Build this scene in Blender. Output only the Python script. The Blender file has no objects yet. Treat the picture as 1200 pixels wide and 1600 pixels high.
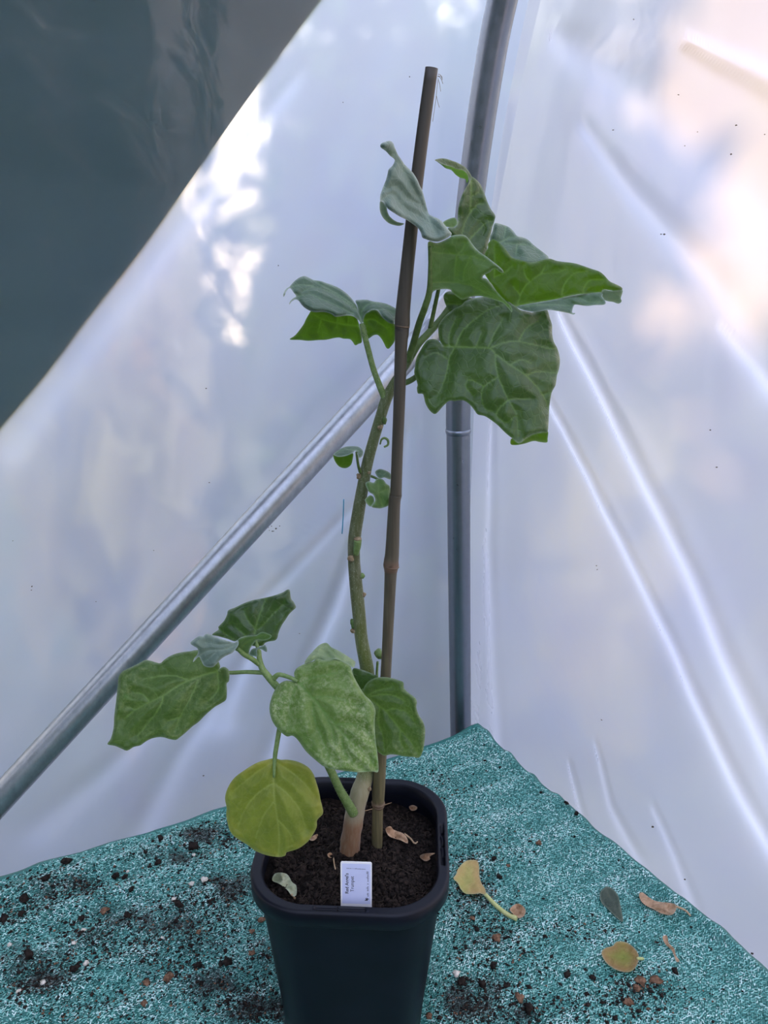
import bpy, bmesh, math, random
import numpy as np
from mathutils import Vector, Matrix
from mathutils.geometry import delaunay_2d_cdt

random.seed(7)
rng = np.random.default_rng(7)
scene = bpy.context.scene
COL = scene.collection

# ------------------------------------------------------------------ camera
FPX = 1200.0
PITCH = math.radians(18.5)
CT, ST = math.cos(PITCH), math.sin(PITCH)
CAMZ = 1.49
cam_d = bpy.data.cameras.new('camera')
cam_d.sensor_fit = 'VERTICAL'
cam_d.sensor_height = 24.0
cam_d.lens = 24.0 * FPX / 1600.0
cam_d.clip_start = 0.02
cam = bpy.data.objects.new('camera', cam_d)
COL.objects.link(cam)
cam.location = (0, 0, CAMZ)
cam.rotation_euler = (math.radians(90) - PITCH, 0, 0)
scene.camera = cam

# ------------------------------------------------------------------ colour management
scene.view_settings.view_transform = 'Standard'
scene.view_settings.look = 'None'
scene.view_settings.gamma = 1.0
scene.view_settings.use_curve_mapping = False
scene.view_settings.exposure = 1.22
scene.cycles.use_denoising = True
scene.cycles.sample_clamp_indirect = 6.0

# ------------------------------------------------------------------ world: hazy evening sky
SUN_DIR = Vector((0.50, 0.83, 0.27)).normalized()
world = bpy.data.worlds.new('evening_sky')
scene.world = world
world.use_nodes = True
wn = world.node_tree.nodes; wl = world.node_tree.links
wn.clear()
w_out = wn.new('ShaderNodeOutputWorld')
w_bg = wn.new('ShaderNodeBackground'); w_bg.inputs['Strength'].default_value = 1.0
w_tc = wn.new('ShaderNodeTexCoord')
w_sep = wn.new('ShaderNodeSeparateXYZ')
wl.new(w_tc.outputs['Generated'], w_sep.inputs[0])
w_ramp = wn.new('ShaderNodeValToRGB')
w_map = wn.new('ShaderNodeMapRange')
w_map.inputs['From Min'].default_value = -0.1; w_map.inputs['From Max'].default_value = 1.0
wl.new(w_sep.outputs['Z'], w_map.inputs['Value'])
wl.new(w_map.outputs[0], w_ramp.inputs[0])
el = w_ramp.color_ramp.elements
el[0].position = 0.0; el[0].color = (1.08, 0.84, 0.58, 1)
el[1].position = 1.0; el[1].color = (0.72, 0.82, 1.10, 1)
e = w_ramp.color_ramp.elements.new(0.13); e.color = (1.12, 0.88, 0.58, 1)
e = w_ramp.color_ramp.elements.new(0.28); e.color = (1.02, 0.94, 0.82, 1)
e = w_ramp.color_ramp.elements.new(0.50); e.color = (0.86, 0.94, 1.14, 1)
w_dot = wn.new('ShaderNodeVectorMath'); w_dot.operation = 'DOT_PRODUCT'
w_dot.inputs[1].default_value = SUN_DIR
wl.new(w_tc.outputs['Generated'], w_dot.inputs[0])
w_gl = wn.new('ShaderNodeMapRange'); w_gl.interpolation_type = 'SMOOTHSTEP'
w_gl.inputs['From Min'].default_value = 0.86; w_gl.inputs['From Max'].default_value = 1.0
wl.new(w_dot.outputs['Value'], w_gl.inputs['Value'])
w_mix = wn.new('ShaderNodeMixRGB'); w_mix.blend_type = 'ADD'
w_mix.inputs[2].default_value = (1.2, 0.62, 0.25, 1)
wl.new(w_gl.outputs[0], w_mix.inputs[0]); wl.new(w_ramp.outputs[0], w_mix.inputs[1])
w_br = wn.new('ShaderNodeMapRange')
w_br.inputs['From Min'].default_value = -1.0; w_br.inputs['From Max'].default_value = 1.0
w_br.inputs['To Min'].default_value = 0.75; w_br.inputs['To Max'].default_value = 1.3
wl.new(w_dot.outputs['Value'], w_br.inputs['Value'])
wl.new(w_br.outputs[0], w_bg.inputs['Strength'])
wl.new(w_mix.outputs[0], w_bg.inputs['Color'])
wl.new(w_bg.outputs[0], w_out.inputs[0])

# ------------------------------------------------------------------ low warm sun behind the tunnel
sun_d = bpy.data.lights.new('low_sun', 'SUN')
sun_d.energy = 2.2; sun_d.angle = math.radians(1.2); sun_d.color = (1.0, 0.56, 0.22)
sun = bpy.data.objects.new('low_sun', sun_d); COL.objects.link(sun)
sun.rotation_euler = SUN_DIR.to_track_quat('Z', 'Y').to_euler()
sun.location = SUN_DIR * 8

# ------------------------------------------------------------------ pixel helpers
def ray(px, py):
    r = (px - 600.0) / FPX; d = (py - 800.0) / FPX
    return np.array([r, CT - d * ST, -(ST + d * CT)])
def PY(px, py, Y):
    k = ray(px, py); t = Y / k[1]
    return np.array([k[0] * t, Y, CAMZ + k[2] * t])
def PZ(px, py, z):
    k = ray(px, py); t = (z - CAMZ) / k[2]
    return np.array([k[0] * t, k[1] * t, z])
def PYv(px, py, Y):
    r = (px - 600.0) / FPX; d = (py - 800.0) / FPX
    fy = CT - d * ST; t = Y / fy
    return np.stack([r * t, Y, CAMZ - (ST + d * CT) * t], axis=-1)
def mpp(px, py, Y):            # metres per pixel there
    return Y / ray(px, py)[1] / FPX

# ------------------------------------------------------------------ noise
def vnoise(x, y, seed=0):
    x = np.asarray(x, float); y = np.asarray(y, float)
    xi = np.floor(x).astype(np.int64); yi = np.floor(y).astype(np.int64)
    xf = x - xi; yf = y - yi
    def h(a, b):
        n = (a * 374761393 + b * 668265263 + seed * 974711) & 0x7fffffff
        n = ((n ^ (n >> 13)) * 1274126177) & 0x7fffffff
        return ((n ^ (n >> 16)) & 0xffff) / 32767.5 - 1.0
    u = xf * xf * (3 - 2 * xf); v = yf * yf * (3 - 2 * yf)
    a = h(xi, yi) * (1 - u) + h(xi + 1, yi) * u
    b = h(xi, yi + 1) * (1 - u) + h(xi + 1, yi + 1) * u
    return a * (1 - v) + b * v
def fbm(x, y, seed=0, oct=4):
    s = 0; a = 1.0
    for i in range(oct):
        s = s + a * vnoise(x * 2 ** i, y * 2 ** i, seed + i * 17); a *= 0.5
    return s

# ------------------------------------------------------------------ object helpers
WL = {}
def _link(o, loc, parent):
    COL.objects.link(o)
    if parent is not None:
        o.parent = parent
        o.location = Vector(loc) - WL[parent.name]
    else:
        o.location = loc
    WL[o.name] = Vector(loc)
def tag(o, label=None, cat=None, group=None, kind=None):
    if label: o['label'] = label
    if cat: o['category'] = cat
    if group: o['group'] = group
    if kind: o['kind'] = kind
    return o
def empty(name, loc):
    o = bpy.data.objects.new(name, None); o.empty_display_size = 0.05
    _link(o, Vector(loc), None)
    return o
def mesh_obj(name, verts, faces, mats, parent=None, smooth=True, attrs=None, face_mat=None, loc=None):
    verts = np.asarray(verts, float)
    if loc is None:
        mn = verts.min(0); mx = verts.max(0)
        loc = np.array([(mn[0] + mx[0]) / 2, (mn[1] + mx[1]) / 2, mn[2]])
    me = bpy.data.meshes.new(name)
    v = verts - loc
    if isinstance(faces, np.ndarray):
        n, k = faces.shape
        me.vertices.add(len(v)); me.vertices.foreach_set('co', v.ravel())
        me.loops.add(n * k); me.loops.foreach_set('vertex_index', faces.ravel().astype(np.int32))
        me.polygons.add(n); me.polygons.foreach_set('loop_start', np.arange(0, n * k, k, dtype=np.int32))
        me.update(calc_edges=True)
    else:
        me.from_pydata(v.tolist(), [], [list(map(int, f)) for f in faces])
    if smooth:
        me.polygons.foreach_set('use_smooth', np.ones(len(me.polygons), bool))
    if not isinstance(mats, (list, tuple)): mats = [mats]
    for m in mats: me.materials.append(m)
    if face_mat is not None:
        me.polygons.foreach_set('material_index', np.asarray(face_mat, np.int32))
    if attrs:
        for k, a in attrs.items():
            at = me.attributes.new(k, 'FLOAT', 'POINT')
            at.data.foreach_set('value', np.asarray(a, np.float32))
    me.update()
    o = bpy.data.objects.new(name, me)
    _link(o, loc, parent)
    return o
def copy_of(o, loc, rot=None, scale=None):
    c = o.copy(); COL.objects.link(c); c.location = loc
    if rot is not None: c.rotation_euler = rot
    if scale is not None: c.scale = scale
    WL[c.name] = Vector(loc)
    return c
class MB:
    def __init__(s): s.v = []; s.f = []; s.m = []
    def add(s, v, f, mi=0):
        b = len(s.v); s.v.extend([list(map(float, p)) for p in v])
        s.f.extend([[b + int(i) for i in q] for q in f]); s.m.extend([mi] * len(f))
    def build(s, name, mats, parent=None, smooth=True, loc=None, attrs=None):
        return mesh_obj(name, s.v, s.f, mats, parent, smooth, attrs, s.m, loc)

def catmull(pts, n, closed=False):
    pts = np.asarray(pts, float); N = len(pts)
    out = []
    segs = N if closed else N - 1
    for i in range(segs):
        if closed:
            p0, p1, p2, p3 = pts[(i - 1) % N], pts[i], pts[(i + 1) % N], pts[(i + 2) % N]
        else:
            p1, p2 = pts[i], pts[i + 1]
            p0 = pts[i - 1] if i > 0 else 2 * p1 - p2
            p3 = pts[i + 2] if i + 2 < N else 2 * p2 - p1
        for k in range(n):
            t = k / n
            out.append(0.5 * (2 * p1 + (p2 - p0) * t + (2 * p0 - 5 * p1 + 4 * p2 - p3) * t * t + (3 * p1 - p0 - 3 * p2 + p3) * t ** 3))
    if not closed: out.append(pts[-1])
    return np.array(out)

def tube_geo(path, radii, seg=12, caps=True):
    path = np.asarray(path, float); n = len(path)
    radii = np.broadcast_to(np.asarray(radii, float), (n,))
    tang = np.gradient(path, axis=0)
    tang /= np.linalg.norm(tang, axis=1)[:, None] + 1e-12
    ref = np.array([0.31, -0.95, 0.05])
    if abs(ref.dot(tang[0])) > 0.9: ref = np.array([1.0, 0, 0.1])
    nrm = ref - ref.dot(tang[0]) * tang[0]; nrm /= np.linalg.norm(nrm)
    V = []; ang = np.linspace(0, 2 * math.pi, seg, endpoint=False)
    for i in range(n):
        nrm = nrm - nrm.dot(tang[i]) * tang[i]; nrm /= np.linalg.norm(nrm)
        bi = np.cross(tang[i], nrm)
        V.append(path[i] + radii[i] * (np.cos(ang)[:, None] * nrm + np.sin(ang)[:, None] * bi))
    V = np.concatenate(V)
    F = []
    for i in range(n - 1):
        for j in range(seg):
            a = i * seg + j; b = i * seg + (j + 1) % seg
            F.append([a, b, b + seg, a + seg])
    if caps:
        F.append(list(range(seg))[::-1]); F.append(list(range((n - 1) * seg, n * seg)))
    return V, F
def pix_tube(pts, sub=6, seg=10):
    """pts: (px,py,Y,r_px) -> smooth tube"""
    pts = np.asarray(pts, float)
    P = np.array([PY(a[0], a[1], a[2]) for a in pts])
    R = np.array([a[3] * mpp(a[0], a[1], a[2]) for a in pts])
    Q = catmull(np.column_stack([P, R]), sub)
    return Q[:, :3], np.maximum(Q[:, 3], 1e-5)

# ------------------------------------------------------------------ materials
class NT:
    def __init__(s, name):
        s.mat = bpy.data.materials.new(name); s.mat.use_nodes = True
        s.t = s.mat.node_tree; s.t.nodes.clear()
        s.out = s.t.nodes.new('ShaderNodeOutputMaterial')
    def n(s, kind, **kw):
        nd = s.t.nodes.new('ShaderNode' + kind)
        for k, v in kw.items():
            if hasattr(nd, k): setattr(nd, k, v)
            else: nd.inputs[k.replace('_', ' ')].default_value = v
        return nd
    def l(s, a, b): s.t.links.new(a, b)
    def coord(s, scale=(1, 1, 1), rot=(0, 0, 0), src='Object'):
        tc = s.n('TexCoord'); mp = s.n('Mapping')
        mp.inputs['Scale'].default_value = scale; mp.inputs['Rotation'].default_value = rot
        s.l(tc.outputs[src], mp.inputs['Vector']); return mp.outputs[0]
    def noise(s, vec, scale, detail=4, rough=0.55, dist=0.0):
        nd = s.n('TexNoise'); nd.inputs['Scale'].default_value = scale
        nd.inputs['Detail'].default_value = detail; nd.inputs['Roughness'].default_value = rough
        nd.inputs['Distortion'].default_value = dist
        if vec is not None: s.l(vec, nd.inputs['Vector'])
        return nd.outputs['Fac']
    def ramp(s, fac, stops):
        r = s.n('ValToRGB'); el = r.color_ramp.elements
        while len(el) < len(stops): el.new(0.5)
        for e, (p, c) in zip(el, stops):
            e.position = p; e.color = (c[0], c[1], c[2], 1) if not isinstance(c, (int, float)) else (c, c, c, 1)
        s.l(fac, r.inputs[0]); return r.outputs[0]
    def mix(s, fac, a, b, mode='MIX'):
        m = s.n('MixRGB'); m.blend_type = mode
        for v, i in ((fac, 0), (a, 1), (b, 2)):
            if isinstance(v, (int, float)): m.inputs[i].default_value = v if i == 0 else (v, v, v, 1)
            elif isinstance(v, tuple): m.inputs[i].default_value = (v[0], v[1], v[2], 1)
            else: s.l(v, m.inputs[i])
        return m.outputs[0]
    def math(s, op, a, b=0.5):
        m = s.n('Math'); m.operation = op
        for v, i in ((a, 0), (b, 1)):
            if isinstance(v, (int, float)): m.inputs[i].default_value = v
            else: s.l(v, m.inputs[i])
        return m.outputs[0]
    def attr(s, name):
        a = s.n('Attribute'); a.attribute_name = name; return a.outputs['Fac']
    def bump(s, h, strength=0.3, dist=0.001):
        b = s.n('Bump'); b.inputs['Strength'].default_value = strength; b.inputs['Distance'].default_value = dist
        s.l(h, b.inputs['Height']); return b.outputs[0]
    def principled(s, col, rough=0.5, metal=0.0, normal=None, spec=0.5, sheen=0.0, sheen_tint=(1, 1, 1)):
        p = s.n('BsdfPrincipled')
        for v, k in ((col, 'Base Color'), (rough, 'Roughness'), (metal, 'Metallic')):
            if isinstance(v, (int, float)): p.inputs[k].default_value = v
            elif isinstance(v, tuple): p.inputs[k].default_value = (v[0], v[1], v[2], 1)
            else: s.l(v, p.inputs[k])
        p.inputs['Specular IOR Level'].default_value = spec
        p.inputs['Sheen Weight'].default_value = sheen
        p.inputs['Sheen Tint'].default_value = (*sheen_tint, 1)
        p.inputs['Sheen Roughness'].default_value = 0.4
        if normal is not None: s.l(normal, p.inputs['Normal'])
        return p.outputs[0]
    def done(s, sh):
        s.l(sh, s.out.inputs['Surface']); return s.mat
    def mixsh(s, fac, a, b):
        m = s.n('MixShader')
        if isinstance(fac, (int, float)): m.inputs[0].default_value = fac
        else: s.l(fac, m.inputs[0])
        s.l(a, m.inputs[1]); s.l(b, m.inputs[2]); return m.outputs[0]

def simple(name, c1, c2=None, scale=60, rough=0.6, metal=0, spec=0.4, bump=0.0, stretch=(1, 1, 1), dist=0.001):
    t = NT(name); v = t.coord(stretch)
    f = t.noise(v, scale)
    col = t.ramp(f, [(0.35, c1), (0.68, c2 or c1)])
    nb = t.bump(f, bump, dist) if bump else None
    return t.done(t.principled(col, rough, metal, nb, spec))

def film_material():
    t = NT('polythene_film')
    v = t.coord()
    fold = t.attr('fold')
    cl = t.noise(v, 3.5, 4, 0.6, 0.6)
    tcol = t.ramp(cl, [(0.3, (0.60, 0.69, 1.0)), (0.7, (0.70, 0.79, 1.0))])
    # dust, streaks and scuffs held by the sheet
    sc = t.noise(t.coord((26, 26, 5)), 2.0, 5, 0.7, 1.5)
    scm = t.ramp(sc, [(0.62, 0.0), (0.74, 1.0)])
    tr = t.n('BsdfTranslucent'); t.l(tcol, tr.inputs['Color'])
    rf = t.n('BsdfRefraction'); rf.inputs['IOR'].default_value = 1.12
    rf.inputs['Roughness'].default_value = 0.32
    rf.inputs['Color'].default_value = (0.95, 0.97, 1.0, 1)
    nb = t.bump(t.noise(v, 9.0, 3, 0.5, 0.4), 0.35, 0.02)
    t.l(nb, rf.inputs['Normal'])
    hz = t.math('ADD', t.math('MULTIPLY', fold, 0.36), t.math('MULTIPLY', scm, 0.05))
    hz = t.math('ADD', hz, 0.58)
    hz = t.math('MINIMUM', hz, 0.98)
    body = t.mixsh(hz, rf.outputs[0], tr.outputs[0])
    gl = t.n('BsdfGlossy'); gl.inputs['Roughness'].default_value = 0.22
    gl.inputs['Color'].default_value = (1, 1, 1, 1)
    nb2 = t.bump(t.noise(v, 22.0, 3, 0.5, 0.5), 0.25, 0.01)
    t.l(nb2, gl.inputs['Normal'])
    return t.done(t.mixsh(0.07, body, gl.outputs[0]))
FILM = film_material()
def milky_material():
    t = NT('dimmed_milky_polythene')
    col = t.ramp(t.noise(t.coord(), 2.5, 4), [(0.3, (0.11, 0.15, 0.14)), (0.7, (0.17, 0.21, 0.20))])
    tr = t.n('BsdfTranslucent'); t.l(col, tr.inputs['Color'])
    df = t.n('BsdfDiffuse'); df.inputs['Color'].default_value = (0.08, 0.12, 0.10, 1)
    return t.done(t.mixsh(0.3, tr.outputs[0], df.outputs[0]))
MILKY = milky_material()  # unseen rear walls, dimmed to cut the light from behind the camera

def tarp_material():
    t = NT('green_cover_sheet'); v = t.coord((1, 1, 3.0))
    f = t.noise(v, 3.0, 5, 0.6, 0.5)
    col = t.ramp(f, [(0.3, (0.050, 0.100, 0.072)), (0.7, (0.090, 0.145, 0.105))])
    nb = t.bump(t.noise(t.coord((1, 1, 4.0)), 5.0, 4), 0.6, 0.02)
    return t.done(t.principled(col, 0.5, 0, nb, 0.4))
TARP = tarp_material()

def steel_material(name, c1, c2):
    t = NT(name); v = t.coord()
    f = t.noise(v, 90, 5, 0.7)
    g = t.noise(t.coord((1, 1, 0.6)), 120, 5, 0.75)
    col = t.mix(t.ramp(g, [(0.30, 0.0), (0.75, 1.0)]), c1, c2)
    rgh = t.ramp(f, [(0.3, 0.27), (0.7, 0.42)])
    return t.done(t.principled(col, rgh, 0.9, t.bump(f, 0.06, 0.0005), 0.5))
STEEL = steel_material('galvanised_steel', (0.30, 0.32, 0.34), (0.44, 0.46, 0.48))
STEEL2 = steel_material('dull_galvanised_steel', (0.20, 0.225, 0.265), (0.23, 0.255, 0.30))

NET = None
def net_material(name, c_dark, c_mid, c_pale, use_attr):
    t = NT(name); v = t.coord()
    if use_attr:
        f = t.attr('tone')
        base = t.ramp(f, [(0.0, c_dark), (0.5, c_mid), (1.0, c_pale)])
    else:
        base = t.ramp(t.noise(v, 320, 3, 0.7), [(0.3, c_dark), (0.7, c_mid)])
    d = t.attr('dirt')
    dn = t.noise(v, 420, 3, 0.7)
    dm = t.ramp(t.math('ADD', d, t.math('MULTIPLY', t.math('SUBTRACT', dn, 0.5), 1.3)), [(0.30, 0.0), (0.62, 1.0)])
    col = t.mix(t.math('MULTIPLY', dm, 0.85), base, (0.022, 0.018, 0.016))
    return t.done(t.principled(col, 0.42, 0, None, 0.5))
NET_BASE = net_material('shade_net_ground', (0.012, 0.10, 0.085), (0.035, 0.20, 0.17), (0.1, 0.4, 0.35), False)
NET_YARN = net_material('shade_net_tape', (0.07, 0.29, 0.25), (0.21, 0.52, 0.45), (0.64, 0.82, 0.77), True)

POT = simple('black_pot_plastic', (0.0022, 0.0030, 0.007), (0.004, 0.0052, 0.011), 30, 0.40, 0, 0.22, 0.03)
SOIL = simple('dark_compost', (0.002, 0.0016, 0.0014), (0.014, 0.010, 0.0085), 240, 0.95, 0, 0.15, 0.9, dist=0.003)
CRUMB = simple('compost_crumb', (0.006, 0.005, 0.0045), (0.035, 0.025, 0.02), 260, 0.95, 0, 0.15, 0.5)
FIBRE = simple('peat_fibre', (0.006, 0.005, 0.004), (0.06, 0.043, 0.032), 90, 0.9, 0, 0.2)
BARKBIT = simple('brown_bark_bit', (0.07, 0.035, 0.02), (0.26, 0.15, 0.09), 300, 0.85, 0, 0.2, 0.5)
PERLITE = simple('pale_grit', (0.5, 0.45, 0.36), (0.78, 0.74, 0.66), 300, 0.8, 0, 0.3, 0.3)
WHITE = simple('label_white_plastic', (0.80, 0.80, 0.80), (0.86, 0.86, 0.86), 40, 0.4)
STICKER = simple('label_sticker_paper', (0.56, 0.60, 0.82), (0.62, 0.66, 0.86), 60, 0.5)
INK = simple('printed_ink', (0.02, 0.02, 0.03), (0.03, 0.03, 0.04), 60, 0.6)
WOOD = simple('bench_timber', (0.22, 0.15, 0.09), (0.36, 0.26, 0.17), 18, 0.75, 0, 0.3, 0.3, (1, 1, 8))
GRASS = simple('garden_ground', (0.035, 0.06, 0.02), (0.10, 0.10, 0.05), 5, 0.95, 0, 0.1, 0.4)
EARTH = simple('tunnel_earth', (0.05, 0.035, 0.025), (0.12, 0.085, 0.06), 12, 0.95, 0, 0.1, 0.6)

def stem_material(name, stops, rough=0.6, attr='along', sheen=0.2, streak=0.2):
    t = NT(name)
    base = t.ramp(t.attr(attr), stops)
    v = t.coord((1, 1, 0.16))
    f = t.noise(v, 420, 4, 0.65)
    col = t.mix(t.ramp(f, [(0.42, 0.0), (0.75, streak)]), base, (0.42, 0.44, 0.33))
    f2 = t.noise(t.coord(), 700, 2)
    return t.done(t.principled(col, rough, 0, t.bump(f2, 0.3, 0.0006), 0.3, sheen))
TRUNK = stem_material('woody_to_green_stem', [(0.0, (0.16, 0.078, 0.036)), (0.095, (0.22, 0.118, 0.062)), (0.115, (0.27, 0.23, 0.15)),
                      (0.18, (0.24, 0.22, 0.12)), (0.215, (0.10, 0.15, 0.025)), (0.42, (0.095, 0.125, 0.022)), (0.62, (0.075, 0.085, 0.032)), (1.0, (0.07, 0.10, 0.03))])
PETIOLE = simple('green_leaf_stalk', (0.10, 0.17, 0.045), (0.17, 0.25, 0.085), 260, 0.55, 0, 0.35, 0.2)
DARKPET = simple('shaded_green_stalk', (0.055, 0.10, 0.022), (0.09, 0.15, 0.04), 260, 0.55, 0, 0.35, 0.2)
HAIR = simple('stem_fuzz', (0.55, 0.60, 0.45), (0.7, 0.74, 0.6), 60, 0.6)
SCAR = simple('leaf_scar_cork', (0.16, 0.11, 0.06), (0.32, 0.27, 0.17), 300, 0.85, 0, 0.2, 0.4)

def cane_material():
    t = NT('weathered_bamboo')
    v = t.coord((1, 1, 0.035)); f = t.noise(v, 520, 4, 0.6)
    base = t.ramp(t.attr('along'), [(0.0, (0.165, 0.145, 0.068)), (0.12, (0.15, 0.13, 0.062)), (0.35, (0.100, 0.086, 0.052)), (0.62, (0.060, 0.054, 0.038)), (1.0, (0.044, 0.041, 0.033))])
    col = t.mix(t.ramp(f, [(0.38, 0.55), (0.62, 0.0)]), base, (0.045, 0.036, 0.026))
    col = t.mix(t.attr('node'), col, (0.16, 0.095, 0.062))
    col = t.mix(t.attr('dark'), col, (0.012, 0.010, 0.009))
    return t.done(t.principled(col, 0.5, 0, t.bump(f, 0.25, 0.0005), 0.35))
CANE = cane_material()

def leaf_material(name, dark, light, trans, tw=0.25, vein=(0.20, 0.30, 0.08), vein_amt=0.7, rim=(0.36, 0.44, 0.32), rim_amt=0.45,
                  mottle=0.0, mottle_col=(0.42, 0.50, 0.22), sheen=0.15, rough=0.5, spec=0.35, spots=0.0, spot_col=(0.06, 0.16, 0.01), edge_tint=None, nscale=45):
    t = NT(name); v = t.coord()
    f = t.noise(v, nscale, 5, 0.6)
    col = t.ramp(f, [(0.3, dark), (0.72, light)])
    if mottle > 0:
        m = t.ramp(t.noise(v, 330, 3, 0.75), [(0.44, 0.0), (0.62, 1.0)])
        area = t.ramp(t.noise(v, 28, 3, 0.6), [(0.38, 0.15), (0.65, 1.0)])
        col = t.mix(t.math('MULTIPLY', t.math('MULTIPLY', m, area), mottle), col, mottle_col)
    if spots > 0:
        s = t.ramp(t.noise(v, 32, 2, 0.5), [(0.64, 0.0), (0.70, 1.0)])
        col = t.mix(t.math('MULTIPLY', s, spots), col, spot_col)
    vo = t.n('TexVoronoi'); vo.feature = 'DISTANCE_TO_EDGE'; vo.inputs['Scale'].default_value = 150
    wv = t.n('VectorMath'); wv.operation = 'ADD'
    nt = t.n('TexNoise'); nt.inputs['Scale'].default_value = 90; t.l(v, nt.inputs['Vector'])
    sc = t.n('VectorMath'); sc.operation = 'SCALE'; sc.inputs['Scale'].default_value = 0.006
    t.l(nt.outputs['Color'], sc.inputs[0]); t.l(v, wv.inputs[0]); t.l(sc.outputs[0], wv.inputs[1]); t.l(wv.outputs[0], vo.inputs['Vector'])
    net = t.ramp(vo.outputs['Distance'], [(0.0, 1.0), (0.09, 0.0)])
    ven = t.attr('vein')
    col = t.mix(t.math('MULTIPLY', net, vein_amt * 0.22), col, vein)
    col = t.mix(t.math('MULTIPLY', ven, vein_amt), col, vein)
    if edge_tint is not None:
        col = t.mix(t.attr('margin'), col, edge_tint)
    col = t.mix(t.math('MULTIPLY', t.attr('rim'), rim_amt), col, rim)
    h = t.math('ADD', t.math('MULTIPLY', net, -0.6), t.math('MULTIPLY', t.noise(v, 500, 2), 0.35))
    nb = t.bump(h, 0.35, 0.0008)
    p = t.principled(col, rough, 0, nb, spec, sheen, (0.8, 0.9, 0.85))
    tr = t.n('BsdfTranslucent')
    tc = t.mix(t.math('MULTIPLY', ven, 0.5), t.mix(f, tuple(0.8 * c for c in trans), tuple(1.15 * c for c in trans)), tuple(min(1.0, 1.6 * c) for c in trans))
    t.l(tc, tr.inputs['Color'])
    return t.done(t.mixsh(tw, p, tr.outputs[0]))
LM = dict(
    deep=leaf_material('deep_green_leaf', (0.017, 0.044, 0.013), (0.042, 0.080, 0.024), (0.10, 0.23, 0.015), 0.26, (0.14, 0.23, 0.06), 0.65, rough=0.42, spec=0.5),
    mid=leaf_material('mid_green_leaf', (0.035, 0.080, 0.015), (0.078, 0.135, 0.032), (0.14, 0.28, 0.02), 0.28, (0.17, 0.27, 0.07), spots=0.6, mottle=0.25),
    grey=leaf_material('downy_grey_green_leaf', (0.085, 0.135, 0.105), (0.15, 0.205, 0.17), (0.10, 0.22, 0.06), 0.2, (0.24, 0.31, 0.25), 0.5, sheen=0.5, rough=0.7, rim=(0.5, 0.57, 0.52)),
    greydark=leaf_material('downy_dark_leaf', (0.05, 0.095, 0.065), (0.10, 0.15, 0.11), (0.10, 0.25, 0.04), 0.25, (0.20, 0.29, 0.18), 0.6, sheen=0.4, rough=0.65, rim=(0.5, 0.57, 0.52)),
    glow=leaf_material('backlit_leaf_underside', (0.038, 0.082, 0.009), (0.064, 0.12, 0.014), (0.095, 0.23, 0.008), 0.5, (0.16, 0.26, 0.05), 0.6, sheen=0.05),
    under=leaf_material('soft_green_leaf_underside', (0.060, 0.115, 0.032), (0.095, 0.165, 0.055), (0.14, 0.32, 0.03), 0.28, (0.15, 0.22, 0.07), 0.6, sheen=0.3, rough=0.65, rim=(0.5, 0.57, 0.52)),
    mottled=leaf_material('mottled_pale_leaf', (0.085, 0.160, 0.025), (0.150, 0.235, 0.060), (0.16, 0.34, 0.04), 0.28, (0.075, 0.17, 0.025), 0.8, mottle=0.85, mottle_col=(0.40, 0.46, 0.25), spots=0.5, spot_col=(0.08, 0.20, 0.015)),
    flap=leaf_material('bleached_leaf_fold', (0.13, 0.20, 0.09), (0.24, 0.31, 0.17), (0.2, 0.36, 0.06), 0.28, (0.16, 0.24, 0.08), 0.5, mottle=0.6),
    yellow=leaf_material('yellowing_leaf', (0.115, 0.165, 0.018), (0.215, 0.265, 0.040), (0.30, 0.38, 0.02), 0.33, (0.30, 0.35, 0.10), 0.85, mottle=0.35, mottle_col=(0.33, 0.36, 0.10), rim=(0.36, 0.38, 0.20), edge_tint=(0.30, 0.30, 0.05)),
    fyellow=leaf_material('fallen_yellow_leaf', (0.36, 0.36, 0.08), (0.52, 0.46, 0.15), (0.5, 0.45, 0.1), 0.2, (0.42, 0.42, 0.12), 0.5, mottle=0.3, mottle_col=(0.55, 0.35, 0.15), edge_tint=(0.55, 0.36, 0.14), nscale=70),
    folive=leaf_material('fallen_olive_leaf', (0.16, 0.20, 0.02), (0.30, 0.30, 0.05), (0.3, 0.3, 0.03), 0.2, (0.25, 0.30, 0.05), 0.5, edge_tint=(0.30, 0.17, 0.06), nscale=60),
    fdark=leaf_material('fallen_dark_leaf', (0.025, 0.045, 0.030), (0.05, 0.07, 0.045), (0.05, 0.1, 0.02), 0.1, (0.07, 0.09, 0.06), 0.6, rim_amt=0.3),
    ftan=leaf_material('dry_tan_leaf', (0.30, 0.16, 0.075), (0.55, 0.36, 0.22), (0.4, 0.25, 0.1), 0.12, (0.40, 0.25, 0.14), 0.4, rim=(0.55, 0.40, 0.28), rim_amt=0.4, nscale=120),
    fpale=leaf_material('dry_pale_green_leaf', (0.26, 0.30, 0.17), (0.46, 0.48, 0.33), (0.4, 0.4, 0.2), 0.12, (0.36, 0.38, 0.25), 0.5, nscale=120),
)

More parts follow.
